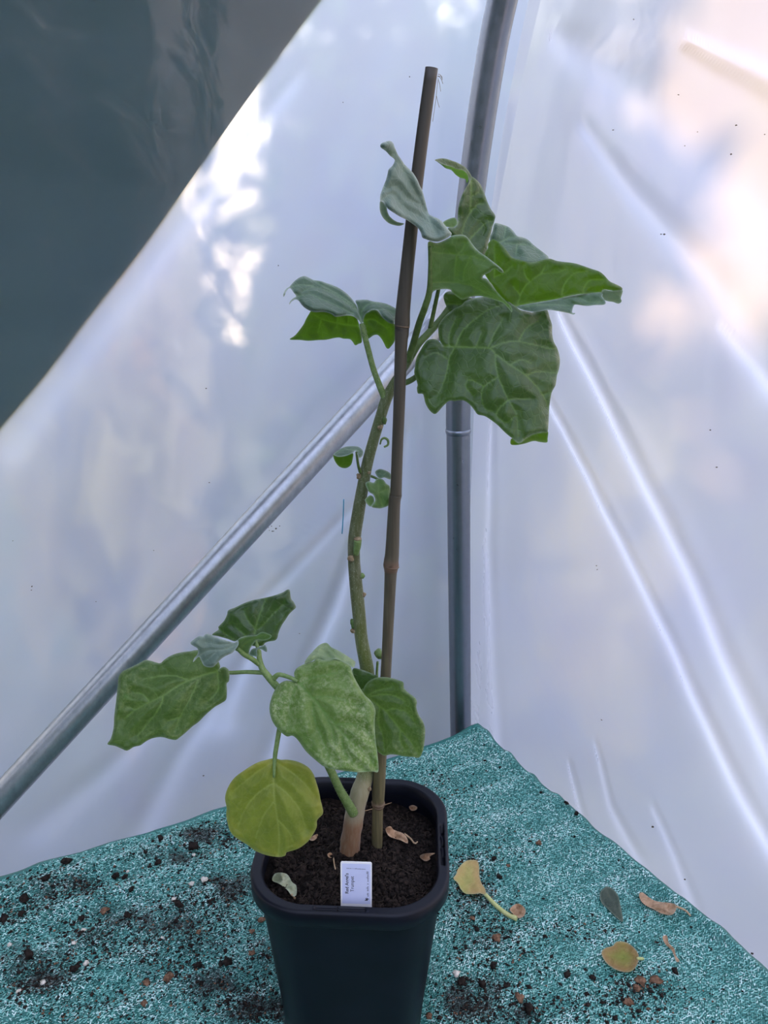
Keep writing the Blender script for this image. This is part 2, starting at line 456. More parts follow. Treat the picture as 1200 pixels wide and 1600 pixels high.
# ================================================================== the tunnel
A = np.array([-0.898, -0.440]); A /= np.linalg.norm(A)
B = np.array([0.513, -0.858]); B /= np.linalg.norm(B)
CN = np.array([0.13, 1.10])
Z0, RAD, LEN, WID = 1.29, 1.6, 3.4, 3.2
def tun(s, u, z):
    s, u, z = np.broadcast_arrays(np.asarray(s, float), np.asarray(u, float), np.asarray(z, float))
    return np.stack([CN[0] + A[0] * s + B[0] * u, CN[1] + A[1] * s + B[1] * u, z], -1)
NL = np.array([-A[1] * -1, 0])  # placeholder, replaced below
NL = np.array([A[1], -A[0]])    # outward normal of the side film
if NL.dot(-CN) > 0: NL = -NL
NR = np.array([B[1], -B[0]])
if NR.dot(-CN) > 0: NR = -NR
def hit_side(px, py, off=0.0):
    """pixel -> (s,z) on the side film plane moved inward by off (u follows the hoop)"""
    k = ray(px, py); u = 0.0
    for _ in range(12):
        c = CN + B * u - NL * off
        t = NL.dot(c) / NL.dot(k[:2])
        z = CAMZ + k[2] * t
        u = 0.0 if z < Z0 else RAD - math.sqrt(max(RAD ** 2 - (z - Z0) ** 2, 0))
    p = k[:2] * t - c
    return p.dot(A), z, u
def hit_gable(px, py, off=0.0):
    k = ray(px, py); c = CN - NR * off
    t = NR.dot(c) / NR.dot(k[:2])
    p = k[:2] * t - CN
    M = np.column_stack([A, B]); s, u = np.linalg.solve(M, p)
    return u, CAMZ + k[2] * t

def seg_dist(x, y, pts):
    """distance to polyline and position along it (0..1)"""
    pts = np.asarray(pts, float); best = np.full(np.shape(x), 1e9); al = np.zeros(np.shape(x))
    n = len(pts) - 1
    for i in range(n):
        a, b = pts[i], pts[i + 1]; d = b - a; L2 = d.dot(d) + 1e-12
        t = np.clip(((x - a[0]) * d[0] + (y - a[1]) * d[1]) / L2, 0, 1)
        q = np.hypot(x - a[0] - t * d[0], y - a[1] - t * d[1])
        m = q < best; best = np.where(m, q, best); al = np.where(m, (i + t) / n, al)
    return best, al
def grid_faces(n, m):
    i = np.arange(n - 1)[:, None] * m + np.arange(m - 1)[None, :]
    i = i.ravel()
    return np.stack([i, i + 1, i + m + 1, i + m], 1)

# folds pressed in the films (polyline in film coordinates, width, depth, whitening)
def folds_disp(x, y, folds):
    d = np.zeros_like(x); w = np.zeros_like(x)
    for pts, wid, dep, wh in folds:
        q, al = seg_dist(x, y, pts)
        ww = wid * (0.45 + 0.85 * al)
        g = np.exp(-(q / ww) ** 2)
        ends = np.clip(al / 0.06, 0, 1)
        d += 0.55 * dep * g * ends; w += wh * (0.85 * np.exp(-(q / (0.75 * ww)) ** 2) + 0.42 * np.exp(-(q / (2.8 * ww)) ** 2)) * ends  # whitened film on the crease, and a broad painted glow around it
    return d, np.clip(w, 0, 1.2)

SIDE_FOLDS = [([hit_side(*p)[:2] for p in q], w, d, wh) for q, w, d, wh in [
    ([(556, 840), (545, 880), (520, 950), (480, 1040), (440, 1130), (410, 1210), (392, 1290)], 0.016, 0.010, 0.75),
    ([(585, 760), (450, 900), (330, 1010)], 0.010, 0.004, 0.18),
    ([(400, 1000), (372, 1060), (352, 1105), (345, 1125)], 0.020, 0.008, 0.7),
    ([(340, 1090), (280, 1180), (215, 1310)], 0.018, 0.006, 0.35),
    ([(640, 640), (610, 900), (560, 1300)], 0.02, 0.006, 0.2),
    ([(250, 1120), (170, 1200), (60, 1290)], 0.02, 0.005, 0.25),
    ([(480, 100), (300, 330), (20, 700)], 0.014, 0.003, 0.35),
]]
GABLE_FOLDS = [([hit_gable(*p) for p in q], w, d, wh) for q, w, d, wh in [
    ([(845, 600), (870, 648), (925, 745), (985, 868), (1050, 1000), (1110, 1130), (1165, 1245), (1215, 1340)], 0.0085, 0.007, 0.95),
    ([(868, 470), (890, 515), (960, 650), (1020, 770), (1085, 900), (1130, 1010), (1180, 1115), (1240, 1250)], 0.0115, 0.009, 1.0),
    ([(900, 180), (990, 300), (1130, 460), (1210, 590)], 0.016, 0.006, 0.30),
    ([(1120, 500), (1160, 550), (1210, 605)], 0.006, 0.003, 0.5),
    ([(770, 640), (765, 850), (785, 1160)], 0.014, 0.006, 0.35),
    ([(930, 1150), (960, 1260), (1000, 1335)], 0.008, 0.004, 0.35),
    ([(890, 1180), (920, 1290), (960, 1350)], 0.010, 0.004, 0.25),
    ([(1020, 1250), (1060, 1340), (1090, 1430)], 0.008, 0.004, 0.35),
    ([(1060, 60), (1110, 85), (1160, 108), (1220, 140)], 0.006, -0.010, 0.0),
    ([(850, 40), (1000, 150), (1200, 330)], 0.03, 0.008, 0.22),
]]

def side_disp(s, z):
    d, fold = folds_disp(s, z, SIDE_FOLDS)
    w = fbm(s * 3.0 + z * 1.2, z * 1.1, 3, 4) * 0.006 + fbm(s * 14, z * 4, 9, 3) * 0.0012
    return (d + w) * np.clip(s / 0.05, 0, 1) * np.clip((1.7 - s) / 0.05, 0, 1), fold
def side_sheet(name, s0, s1, ns, p0, p1, npn, disp=True, mat=None):
    """film over the hoops; p = length along the hoop from the ground"""
    s = np.linspace(s0, s1, ns)[:, None] * np.ones((1, npn))
    p = np.linspace(p0, p1, npn)[None, :] * np.ones((ns, 1))
    phi = np.clip((p - Z0) / RAD, 0, math.pi)
    over = np.clip(p - Z0 - RAD * math.pi, 0, None)
    u = RAD * (1 - np.cos(phi)); z = np.where(p < Z0, p, Z0 + RAD * np.sin(phi)) - over
    fold = np.zeros_like(s)
    if disp:
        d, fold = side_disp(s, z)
    else:
        d = fbm(s * 2, p * 1.0, 5, 3) * 0.01
    V = tun(s, u, z)
    nx = np.stack([-NL[0] * np.cos(phi), -NL[1] * np.cos(phi), -np.sin(phi)], -1)
    V = V + nx * d[..., None]
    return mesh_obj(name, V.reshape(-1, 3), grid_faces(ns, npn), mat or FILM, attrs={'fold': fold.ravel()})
def Hh(u): return Z0 + np.sqrt(np.clip(RAD ** 2 - (RAD - u) ** 2, 0, None))
def gable_sheet(name, s, u_list, nz, disp=True, mat=None):
    u = np.asarray(u_list)[:, None] * np.ones((1, nz)); z = np.linspace(0, 1, nz)[None, :] * Hh(u)
    fold = np.zeros_like(u); d = fbm(u * 2, z * 1.5, 31, 3) * 0.008
    if disp:
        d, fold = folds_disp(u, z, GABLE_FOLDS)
        d = d + (fbm(u * 3.4 - z * 1.5, z * 1.3, 21, 4) * 0.006 + fbm(u * 13, z * 5, 29, 3) * 0.0012) * np.clip(u / 0.05, 0, 1)
        d = d * np.clip((Hh(u) - z) / 0.05, 0, 1)
    else:
        d = d * np.clip((Hh(u) - z) / 0.05, 0, 1)
    V = tun(s, u, z)
    V[..., 0] -= NR[0] * d; V[..., 1] -= NR[1] * d
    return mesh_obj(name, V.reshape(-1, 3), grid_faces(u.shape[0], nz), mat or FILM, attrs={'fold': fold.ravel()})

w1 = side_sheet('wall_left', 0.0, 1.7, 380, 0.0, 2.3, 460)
tag(w1, 'creased clear polythene side sheet of the tunnel behind the bench', 'film wall', kind='structure')
uu = RAD * (1 - np.cos(np.concatenate([np.linspace(0, 0.25, 90), np.linspace(0.253, 1.2, 280), np.linspace(1.24, math.pi, 50)])))
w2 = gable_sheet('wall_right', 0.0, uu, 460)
tag(w2, 'clear polythene end sheet with two long white folds beside the post', 'film wall', kind='structure')
PL = Z0 * 2 + RAD * math.pi
w3 = side_sheet('wall_side', 1.7, LEN, 30, 0.0, 2.3, 50, False)
tag(w3, 'clear polythene side sheet continuing along the tunnel', 'film wall', kind='structure')
w4 = side_sheet('ceiling', 0.0, LEN, 50, 2.3, PL - 1.6, 60, False)
tag(w4, 'clear polythene roof sheet curving over the hoops', 'film roof', kind='structure')
w5 = side_sheet('wall_back', 0.0, LEN, 50, PL - 1.6, PL, 40, False, MILKY)
tag(w5, 'unseen milky green sheet, dimmed to cut front light, on the far side of the tunnel', 'film wall', kind='structure')
w6 = gable_sheet('wall_end', LEN, RAD * (1 - np.cos(np.linspace(0, math.pi, 60))), 50, False, MILKY)
tag(w6, 'unseen milky green end sheet, dimmed to cut front light, at the other end of the tunnel', 'film wall', kind='structure')

fl = tun(np.array([0, LEN, LEN, 0.0]), np.array([0, 0, WID, WID]), np.zeros(4))
fo = mesh_obj('floor', fl, [[0, 1, 2, 3]], EARTH, smooth=False)
tag(fo, 'bare trodden earth floor inside the tunnel', 'ground', kind='structure')
gp = np.array([[-14, -14, -0.03], [14, -14, -0.03], [14, 14, -0.03], [-14, 14, -0.03]])
go = mesh_obj('ground', gp, [[0, 1, 2, 3]], GRASS, smooth=False)
tag(go, 'rough garden ground outside the tunnel', 'ground', kind='structure')

# ------------------------------------------------------------------ dark green cover laid over the outside of the side film
def cover_sheet():
    edge = [(700, -330), (640, -205), (560, -75), (500, 0), (433, 90), (360, 190), (290, 290), (215, 395), (140, 492), (70, 585), (0, 668), (-90, 780), (-220, 940), (-420, 1180)]
    E = [hit_side(*p) for p in edge]
    n, m = len(E) * 10, 60
    Ec = catmull(np.array([[e[0], e[1]] for e in E]), 10)
    V = []; n = len(Ec)
    for i, (s, z) in enumerate(Ec):
        for j in range(m):
            t = j / (m - 1)
            ss = s + 1.6 * t; zz = z + 0.95 * t
            p = Z0 + RAD * math.asin(min(1, max(0, (zz - Z0) / RAD))) if zz > Z0 else zz
            phi = max(0, (p - Z0) / RAD)
            u = RAD * (1 - math.cos(phi))
            out = 0.0025 + (0.006 + 0.006 * float(fbm(ss * 3, zz * 7, 77, 3))) * min(1, max(0, t - 0.02) * 8) - float(side_disp(np.array(ss), np.array(zz))[0]) + 0.04 * min(1, max(0, (ss - 1.35) / 0.3)) + 0.04 * min(1, max(0, (p - 2.0) / 0.25))
            P = tun(ss, u, zz)
            P = P + out * np.array([NL[0] * math.cos(phi), NL[1] * math.cos(phi), math.sin(phi)])
            V.append(P)
    o = mesh_obj('cover_sheet', np.array(V), grid_faces(n, m), TARP)
    tag(o, 'dark green opaque cover sheet with a slanting edge laid over the clear film', 'tarpaulin')
cover_sheet()

# ------------------------------------------------------------------ hoop tube (post) and diagonal brace
def hoop():
    root = empty('tunnel_hoop', (0.1225, 1.045, 0.0))
    tag(root, 'upright galvanised steel hoop tube with a sleeve joint in the corner', 'pole')
    r = 0.0165
    low = np.array([PY(721, 1200, 1.045), PY(720, 1160, 1.045), PY(717.5, 900, 1.045), PY(716, 680, 1.044), PY(716, 640, 1.043)])
    base = low[0].copy(); base[2] = 0.0
    path = catmull(np.vstack([base, low]), 8)
    V, F = tube_geo(path, r, 24)
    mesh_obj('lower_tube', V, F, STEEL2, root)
    ups = [PY(716, 674, 1.044), PY(716, 640, 1.042), PY(720, 500, 1.038), PY(729, 370, 1.030), PY(743, 250, 1.018), PY(763, 115, 1.000), PY(785, 0, 0.982)]
    a = ups[-1]; d = (ups[-1] - ups[-2]); d /= np.linalg.norm(d)
    bx = np.array([B[0], B[1], 0])
    for k in range(1, 22):                       # follows the arch over the tunnel
        an = math.atan2(d.dot(bx), d[2]) + 0.09
        d = bx * math.sin(an) + np.array([0, 0, math.cos(an)])
        a = a + d * 0.14; ups.append(a)
        if an > math.pi * 0.62: break
    path = catmull(np.array(ups), 8)
    V, F = tube_geo(path, r * 1.03, 24)
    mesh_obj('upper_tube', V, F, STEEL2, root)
    j0, j1 = PY(716, 678, 1.044), PY(716, 670, 1.044)
    V, F = tube_geo(np.array([j0, (j0 + j1) / 2, j1]), [r * 1.02, r * 1.08, r * 1.05], 24)
    mesh_obj('joint_ring', V, F, STEEL2, root)
hoop()

def brace():
    ax = PY(719, 480, 1.0372)                                   # hoop axis beside the joint
    u0 = hit_side(706, 481, 0.06)[2]
    off = NL.dot(CN + B * u0 - ax[:2]) + 0.0165 * 1.03 + 0.0025     # the tongue just touches the tube
    def on(px, py):
        s, z, u = hit_side(px, py, off); p = tun(s, u, z); p[0] -= NL[0] * off; p[1] -= NL[1] * off; return p
    p1, p0 = on(706, 480), on(-5, 1254)
    d = (p0 - p1) / np.linalg.norm(p0 - p1)
    far = p0 + d * (p0[2] - 0.03) / -d[2]
    root = empty('diagonal_brace', (far[0], far[1], 0.0))
    tag(root, 'slanting galvanised steel brace tube running down from the hoop to the ground', 'pole')
    r = 0.0168
    V, F = tube_geo(np.array([p1 + d * t for t in np.linspace(0.035, np.linalg.norm(far - p1), 30)]), r, 24)
    mesh_obj('tube', V, F, STEEL, root)
    # flattened end bolted to the hoop
    mb = MB()
    side = np.array([NL[0], NL[1], 0.0]); up = np.cross(d, side); up /= np.linalg.norm(up)
    rings = []
    for t, hw, ht in ((0.05, r, r), (0.03, r * 1.15, r * 0.6), (0.012, r * 1.35, 0.003), (-0.02, r * 1.35, 0.003), (-0.028, r * 0.9, 0.003)):
        c = p1 + d * t
        rings.append([c + up * hw * math.cos(q) + side * ht * math.sin(q) for q in np.linspace(0, 2 * math.pi, 20, endpoint=False)])
    V = np.array(rings).reshape(-1, 3); F = []
    for i in range(4):
        for j in range(20):
            F.append([i * 20 + j, i * 20 + (j + 1) % 20, (i + 1) * 20 + (j + 1) % 20, (i + 1) * 20 + j])
    F.append(list(range(80, 100)))
    mesh_obj('flattened_end', V, F, STEEL, root)
    c = p1 - d * 0.008
    V, F = tube_geo(np.array([c - side * 0.014, c - side * 0.006, c + side * 0.02]), 0.006, 6)
    mesh_obj('bolt', V, F, STEEL, root, smooth=False)
    V, F = tube_geo(np.array([c - side * 0.006, c - side * 0.0045, c - side * 0.003]), 0.0105, 20)
    mesh_obj('washer', V, F, STEEL, root)
brace()

# ================================================================== bench and shade netting
TZ = 0.80
T0 = PZ(745, 1150, TZ)[:2]
E1 = PZ(0, 1380, TZ)[:2] - T0; E1 /= np.linalg.norm(E1)
E2 = PZ(1200, 1530, TZ)[:2] - T0; E2 /= np.linalg.norm(E2)
TL1, TL2 = 1.25, 0.64
def tb(p, q): return T0 + E1 * p + E2 * q
EM = np.linalg.inv(np.column_stack([E1, E2]))
def tb_inv(x, y):
    return EM[0, 0] * (x - T0[0]) + EM[0, 1] * (y - T0[1]), EM[1, 0] * (x - T0[0]) + EM[1, 1] * (y - T0[1])
POTC = np.array([-0.0276, 0.5655]); YAW = math.radians(-2.8); RIMZ = 0.99
def pot_dist(x, y):
    """distance outside the foot of the pot (negative under it)"""
    c, s = math.cos(YAW), math.sin(YAW); dx, dy = x - POTC[0], y - POTC[1]
    a, b = np.abs(c * dx + s * dy) - 0.033, np.abs(-s * dx + c * dy) - 0.033
    return np.hypot(np.maximum(a, 0), np.maximum(b, 0)) + np.minimum(np.maximum(a, b), 0) - 0.031
def net_h(p, q):
    """height of the netting above the boards"""
    p = np.asarray(p, float); q = np.asarray(q, float)
    qq = q + 0.012 * fbm(p * 3.0, q * 2.0, 41, 3)
    h = 0.0060 * (0.5 + 0.5 * np.sin(qq * 118 + 2.2 * vnoise(p * 2.2, q * 3, 43))) ** 2
    h = h * (0.55 + 0.5 * vnoise(p * 3.1, q * 7, 47)) + 0.0016 * fbm(p * 16, q * 22, 53, 3) + 0.004
    # the tent-like corner and a pleat towards it
    h = h + 0.012 * np.exp(-((p / 0.05) ** 2 + (q / 0.06) ** 2)) + 0.005 * np.exp(-((p - 0.10 - 0.2 * q) / 0.02) ** 2) * np.exp(-((q - 0.10) / 0.10) ** 2)
    x = T0[0] + E1[0] * p + E2[0] * q; y = T0[1] + E1[1] * p + E2[1] * q
    w = np.clip((pot_dist(x, y) - 0.002) / 0.014, 0, 1); w = w * w * (3 - 2 * w)
    h = h * w + 0.0046 * (1 - w)
    e = np.minimum(np.minimum(p, q), np.minimum(TL1 - p, TL2 - q))
    return h + 0.003 * np.exp(-(e / 0.01) ** 2) * (1 + vnoise(p * 25, q * 25, 61))
DIRT = []
def dirt_patch(px, py, rx, ry, amt):
    c = PZ(px, py, TZ)[:2]; ex = PZ(px + rx, py, TZ)[:2] - c; ey = PZ(px, py + ry, TZ)[:2] - c
    DIRT.append((c, np.linalg.inv(np.column_stack([ex, ey])), amt))
for a in [(60, 1400, 90, 40, .5), (120, 1390, 50, 22, .7), (60, 1510, 110, 45, .6), (60, 1540, 55, 28, .8), (190, 1440, 120, 45, .45), (280, 1450, 90, 45, .7),
          (300, 1480, 60, 30, .5), (330, 1310, 60, 18, .8), (270, 1345, 80, 22, .55), (360, 1395, 60, 30, .8), (330, 1420, 60, 25, .5), (240, 1510, 60, 35, .45),
          (350, 1550, 75, 35, .7), (420, 1585, 90, 30, .95), (420, 1500, 45, 60, .5), (150, 1470, 50, 25, .6), (20, 1430, 40, 25, .5), (130, 1580, 90, 25, .3),
          (745, 1568, 52, 42, 1.3), (735, 1410, 45, 45, .6), (760, 1470, 50, 25, .55), (790, 1590, 90, 22, .8), (820, 1510, 50, 40, .3), (900, 1460, 60, 20, .3),
          (1000, 1555, 45, 30, .5), (735, 1370, 25, 40, .5), (690, 1240, 60, 30, .25), (760, 1330, 60, 25, .25), (940, 1570, 80, 25, .35)]:
    dirt_patch(*a)
def dirt_at(x, y):
    d = np.zeros_like(x)
    for c, M, amt in DIRT:
        a = M[0, 0] * (x - c[0]) + M[0, 1] * (y - c[1]); b = M[1, 0] * (x - c[0]) + M[1, 1] * (y - c[1])
        d = np.maximum(d, amt * np.exp(-(a * a + b * b)))
    return d * (0.75 + 0.45 * fbm(x * 45, y * 45, 71, 3))
def bench():
    c = tb(TL1 / 2, TL2 / 2)
    root = empty('staging_bench', (c[0], c[1], 0))
    tag(root, 'wooden staging bench with square legs under the teal netting', 'table')
    def slab(name, ps, z0, z1):
        V = [[*p, z0] for p in ps] + [[*p, z1] for p in ps]
        F = [[3, 2, 1, 0], [4, 5, 6, 7]] + [[i, (i + 1) % 4, 4 + (i + 1) % 4, 4 + i] for i in range(4)]
        mesh_obj(name, V, F, WOOD, root, smooth=False)
    n = 5
    for i in range(n):
        q0, q1 = TL2 * i / n + 0.004, TL2 * (i + 1) / n - 0.004
        slab('board', [tb(0.006, q0), tb(TL1 - 0.006, q0), tb(TL1 - 0.006, q1), tb(0.006, q1)], TZ - 0.024, TZ)
    for p in (0.05, TL1 - 0.10):
        for q in (0.05, TL2 - 0.10):
            slab('leg', [tb(p, q), tb(p + 0.045, q), tb(p + 0.045, q + 0.045), tb(p, q + 0.045)], 0.0, TZ - 0.07)
    for q in (0.055, TL2 - 0.095):
        slab('rail', [tb(0.05, q), tb(TL1 - 0.05, q), tb(TL1 - 0.05, q + 0.02), tb(0.05, q + 0.02)], TZ - 0.07, TZ - 0.024)
bench()

def net():
    n, m = 300, 200
    p = np.linspace(-0.004, TL1 + 0.004, n)[:, None] * np.ones((1, m)); q = np.linspace(-0.004, TL2 + 0.004, m)[None, :] * np.ones((n, 1))
    h = net_h(p, q)
    # skirt: outer rows hang over the edge
    xy = T0 + p[..., None] * E1 + q[..., None] * E2
    z = TZ + h
    V = np.dstack([xy, z]).reshape(-1, 3)
    F = grid_faces(n, m)
    ring = [i * m for i in range(n)] + [(n - 1) * m + j for j in range(1, m)] + [i * m + m - 1 for i in range(n - 2, -1, -1)] + [j for j in range(m - 2, 0, -1)]
    ring = np.array(ring); c2 = np.array([*tb(TL1 / 2, TL2 / 2), 0])
    prev = ring; verts = [V]; faces = [F]; base = len(V)
    for k, (dz, do) in enumerate(((0.012, 0.004), (0.035, 0.006), (0.06, 0.005))):
        R = V[ring].copy(); dirv = R - c2; dirv[:, 2] = 0; dirv /= np.linalg.norm(dirv, axis=1)[:, None]
        R += dirv * do; R[:, 2] = TZ + 0.004 - dz + 0.006 * vnoise(np.arange(len(R)) * 0.09, np.zeros(len(R)) + k, 83)
        verts.append(R); idx = np.arange(base, base + len(R)); base += len(R)
        faces.append(np.stack([prev, np.roll(prev, -1), np.roll(idx, -1), idx], 1)); prev = idx
    V = np.concatenate(verts); F = np.concatenate(faces)
    d = dirt_at(V[:, 0], V[:, 1])
    root = mesh_obj('shade_netting', V, F, NET_BASE, attrs={'dirt': d})
    tag(root, 'teal knitted shade netting spread over the bench and strewn with compost', 'netting')
    # knitted tape: rows of zig-zag loops
    P0, P1 = 0.0, 1.08
    rows = 275; step = 0.00165
    k = int((P1 - P0) / step)
    rq = (np.arange(rows) + 0.5) / rows * TL2
    pp = P0 + np.arange(k + 1) * step
    p = pp[None, :] + 0.0004 * rng.standard_normal((rows, k + 1)); q = rq[:, None] + 0.00075 * np.where(np.arange(k + 1) % 2 == 0, 1, -1)[None, :] + 0.00055 * rng.standard_normal((rows, k + 1))
    q = q + 0.003 * fbm(pp * 6, pp * 0, 91, 3)[None, :]
    lift = 0.0006 + 0.0009 * rng.random((rows, k + 1))
    tone = np.clip(0.42 + 0.28 * rng.standard_normal((rows, k)) + 0.22 * vnoise(pp[None, :-1] * 40, rq[:, None] * 70, 97) + 0.13 * np.sin((rq[:, None] + 0.012 * fbm(pp[None, :-1] * 3.0, rq[:, None] * 2.0, 41, 3)) * 118 + 2.2 * vnoise(pp[None, :-1] * 2.2, rq[:, None] * 3, 43)), 0, 1)  # random tape tone; ripple crests also painted paler, as if catching light
    q = np.clip(q, 0, TL2)
    H = TZ + net_h(np.clip(p, 0, TL1), q) + lift
    X = T0[0] + E1[0] * p + E2[0] * q; Y = T0[1] + E1[1] * p + E2[1] * q
    C = np.stack([X, Y, H], -1)
    a, b = C[:, :-1], C[:, 1:]
    dv = b - a; dv /= np.linalg.norm(dv, axis=-1)[..., None]
    sd = np.cross(dv, np.array([0, 0, 1.0])); sd /= np.linalg.norm(sd, axis=-1)[..., None]
    wv = 0.00042 * (0.7 + 0.6 * rng.random((rows, k)))[..., None]
    tw = (rng.standard_normal((rows, k)) * 0.00028)[..., None] * np.array([0, 0, 1.0])
    quad = np.stack([a - sd * wv - tw, a + sd * wv + tw, b + sd * wv + tw, b - sd * wv - tw], 2)
    keep = rng.random((rows, k)) < 0.93
    quad = quad[keep]; tone = tone[keep]
    V = quad.reshape(-1, 3); F = np.arange(len(V)).reshape(-1, 4)
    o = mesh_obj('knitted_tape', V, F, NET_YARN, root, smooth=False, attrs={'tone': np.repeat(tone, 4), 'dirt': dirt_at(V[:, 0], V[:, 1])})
    o['kind'] = 'stuff'
net()
def net_z(x, y):
    p, q = tb_inv(x, y); return TZ + float(net_h(p, q)) + 0.0012

# ------------------------------------------------------------------ lumps
def lump_mesh(seed, sub=1, squash=0.7):
    bm = bmesh.new(); bmesh.ops.create_icosphere(bm, subdivisions=sub, radius=1.0)
    r = random.Random(seed)
    V = np.array([v.co[:] for v in bm.verts]); F = np.array([[v.index for v in f.verts] for f in bm.faces]); bm.free()
    V = V * (1 + 0.28 * np.array([r.uniform(-1, 1) for _ in V])[:, None]); V[:, 2] *= squash
    return V, F
def scatter_lumps(name, pos, size, mat, parent=None, sub=0, kind='stuff'):
    shapes = []
    for i in range(6):
        if sub == 0:
            V = np.array([[1, 0, 0], [-1, 0, 0], [0, 1, 0], [0, -1, 0], [0, 0, 1], [0, 0, -1]], float)
            F = np.array([[0, 2, 4], [2, 1, 4], [1, 3, 4], [3, 0, 4], [2, 0, 5], [1, 2, 5], [3, 1, 5], [0, 3, 5]])
            V = V * (0.6 + 0.8 * rng.random((6, 3))); V[:, 2] *= 0.75
        else: V, F = lump_mesh(i, sub)
        shapes.append((V, F))
    vs, fs = [], []; b = 0
    for P, s in zip(pos, size):
        V, F = shapes[rng.integers(6)]
        an = rng.random() * 6.28; c, sn = math.cos(an), math.sin(an)
        st = 0.7 + 0.9 * rng.random()
        R = np.stack([(V[:, 0] * c * st - V[:, 1] * sn), (V[:, 0] * sn * st + V[:, 1] * c), V[:, 2]], 1)
        vs.append(R * s + P); fs.append(F + b); b += len(V)
    o = mesh_obj(name, np.concatenate(vs), np.concatenate(fs), mat, parent, smooth=False)
    if kind: o['kind'] = kind
    return o
def table_crumbs():
    pos, size = [], []
    while len(pos) < 26000:
        c, M, amt = DIRT[rng.integers(len(DIRT))] if rng.random() < 0.8 else (None, None, 0.3)
        if c is None:
            p, q = rng.random() * 1.05, rng.random() * TL2; x, y = tb(p, q)
            if rng.random() > 0.6: continue
        else:
            if rng.random() > amt: continue
            ab = rng.standard_normal(2) * 0.75; x, y = c + np.linalg.inv(M) @ ab
        p, q = tb_inv(x, y)
        if not (0.004 < p < TL1 - 0.01 and 0.004 < q < TL2 - 0.01) or pot_dist(x, y) < 0.0045: continue
        s = 0.00035 + 0.0007 * rng.random() ** 2 + (0.0016 * rng.random() if rng.random() < 0.09 else 0)
        pos.append([x, y, TZ + float(net_h(p, q)) + 0.001 + s * 0.3]); size.append(s)
    o = scatter_lumps('compost_crumbs', np.array(pos), np.array(size), CRUMB)
    tag(o, 'fine dark compost crumbs sprinkled over the teal netting', 'compost')
    # fine grains of bark
    pos, size = [], []
    for _ in range(900):
        c, M, amt = DIRT[rng.integers(len(DIRT))]; x, y = c + np.linalg.inv(M) @ (rng.standard_normal(2) * 0.9)
        p, q = tb_inv(x, y)
        if 0.004 < p < TL1 - 0.01 and 0.004 < q < TL2 - 0.01 and pot_dist(x, y) > 0.0045:
            s = 0.0005 + 0.0009 * rng.random(); pos.append([x, y, TZ + float(net_h(p, q)) + 0.0012 + s * 0.3]); size.append(s)
    o = scatter_lumps('bark_grains', np.array(pos), np.array(size), BARKBIT)
    tag(o, 'fine brown bark grains mixed with the crumbs on the netting', 'compost')
table_crumbs()

# bigger separate pieces lying on the netting
def lump_things(name, pts, mat, label, cat, group, squash=0.6):
    protos = []
    for i, (px, py, r) in enumerate(pts):
        P = PZ(px, py, TZ + 0.005); x, y = P[0], P[1]
        rm = 0.78 * r * (np.linalg.norm(P - np.array([0, 0, CAMZ])) / FPX)
        if len(protos) < 5:
            V, F = lump_mesh(100 + i + len(name), 2, squash)
            V = V * (1 + 0.38 * fbm(V[:, 0] * 3 + i, V[:, 1] * 3 + V[:, 2], 5 + i, 2)[:, None])
            o = mesh_obj(name, V * 0.003, F, mat, None, smooth=False, loc=np.array([0, 0, V[:, 2].min() * 0.003])); protos.append(o)
        else:
            o = copy_of(protos[i % 5], (0, 0, 0))
        s = rm / 0.003
        o.location = (x, y, net_z(x, y) - 0.0006); WL[o.name] = o.location.copy()
        o.scale = (s, s * 0.85, s); o.rotation_euler = (0, 0, i * 1.7)
        where = 'between the pot and the end film' if px > 640 else ('near the foot of the side film' if py < 1400 else 'between the pot and the brace side')
        tag(o, label + ' ' + where, cat, group + ', ' + where)
lump_things('compost_clod', [(104, 1352, 8), (73, 1379, 7), (38, 1407, 8), (8, 1440, 7), (180, 1372, 7), (252, 1315, 6), (303, 1326, 9), (248, 1350, 6), (195, 1374, 5),
                             (128, 1437, 6), (33, 1431, 6), (280, 1418, 7), (310, 1511, 6), (357, 1512, 7), (47, 1502, 9), (118, 1520, 7), (206, 1395, 5), (200, 1435, 6),
                             (884, 1262, 4), (900, 1278, 5), (926, 1530, 5), (886, 1526, 6), (826, 1577, 8), (770, 1512, 6), (722, 1538, 8), (1054, 1520, 6), (780, 1373, 5), (771, 1347, 5),
                             (792, 1545, 5), (752, 1540, 7)], CRUMB,
            'dark compost clod on the netting', 'soil clod', 'compost clods on the netting')
lump_things('grit_grain', [(131, 1458, 4), (135, 1508, 5), (116, 1478, 4), (113, 1514, 3.5), (299, 1383, 5), (319, 1377, 6), (272, 1409, 4), (68, 1540, 5), (29, 1551, 4), (303, 1338, 3.5),
                           (713, 1526, 6), (15, 1477, 4), (200, 1363, 3), (254, 1469, 3)], PERLITE,
            'tiny cream grit grain on the netting', 'grit', 'pale grit grains on the netting', 0.5)
lump_things('bark_chip', [(162, 1423, 7), (263, 1530, 9), (230, 1536, 7), (225, 1572, 6), (408, 1438, 7), (394, 1455, 5), (394, 1494, 6), (310, 1460, 5), (842, 1320, 6), (794, 1355, 4),
                          (1000, 1536, 9), (995, 1547, 7), (982, 1569, 8), (1023, 1535, 10), (812, 1562, 9), (775, 1470, 8), (670, 1590, 6), (738, 1436, 5)], BARKBIT,
            'small brown bark chip on the netting', 'bark chip', 'bark chips on the netting', 0.35)

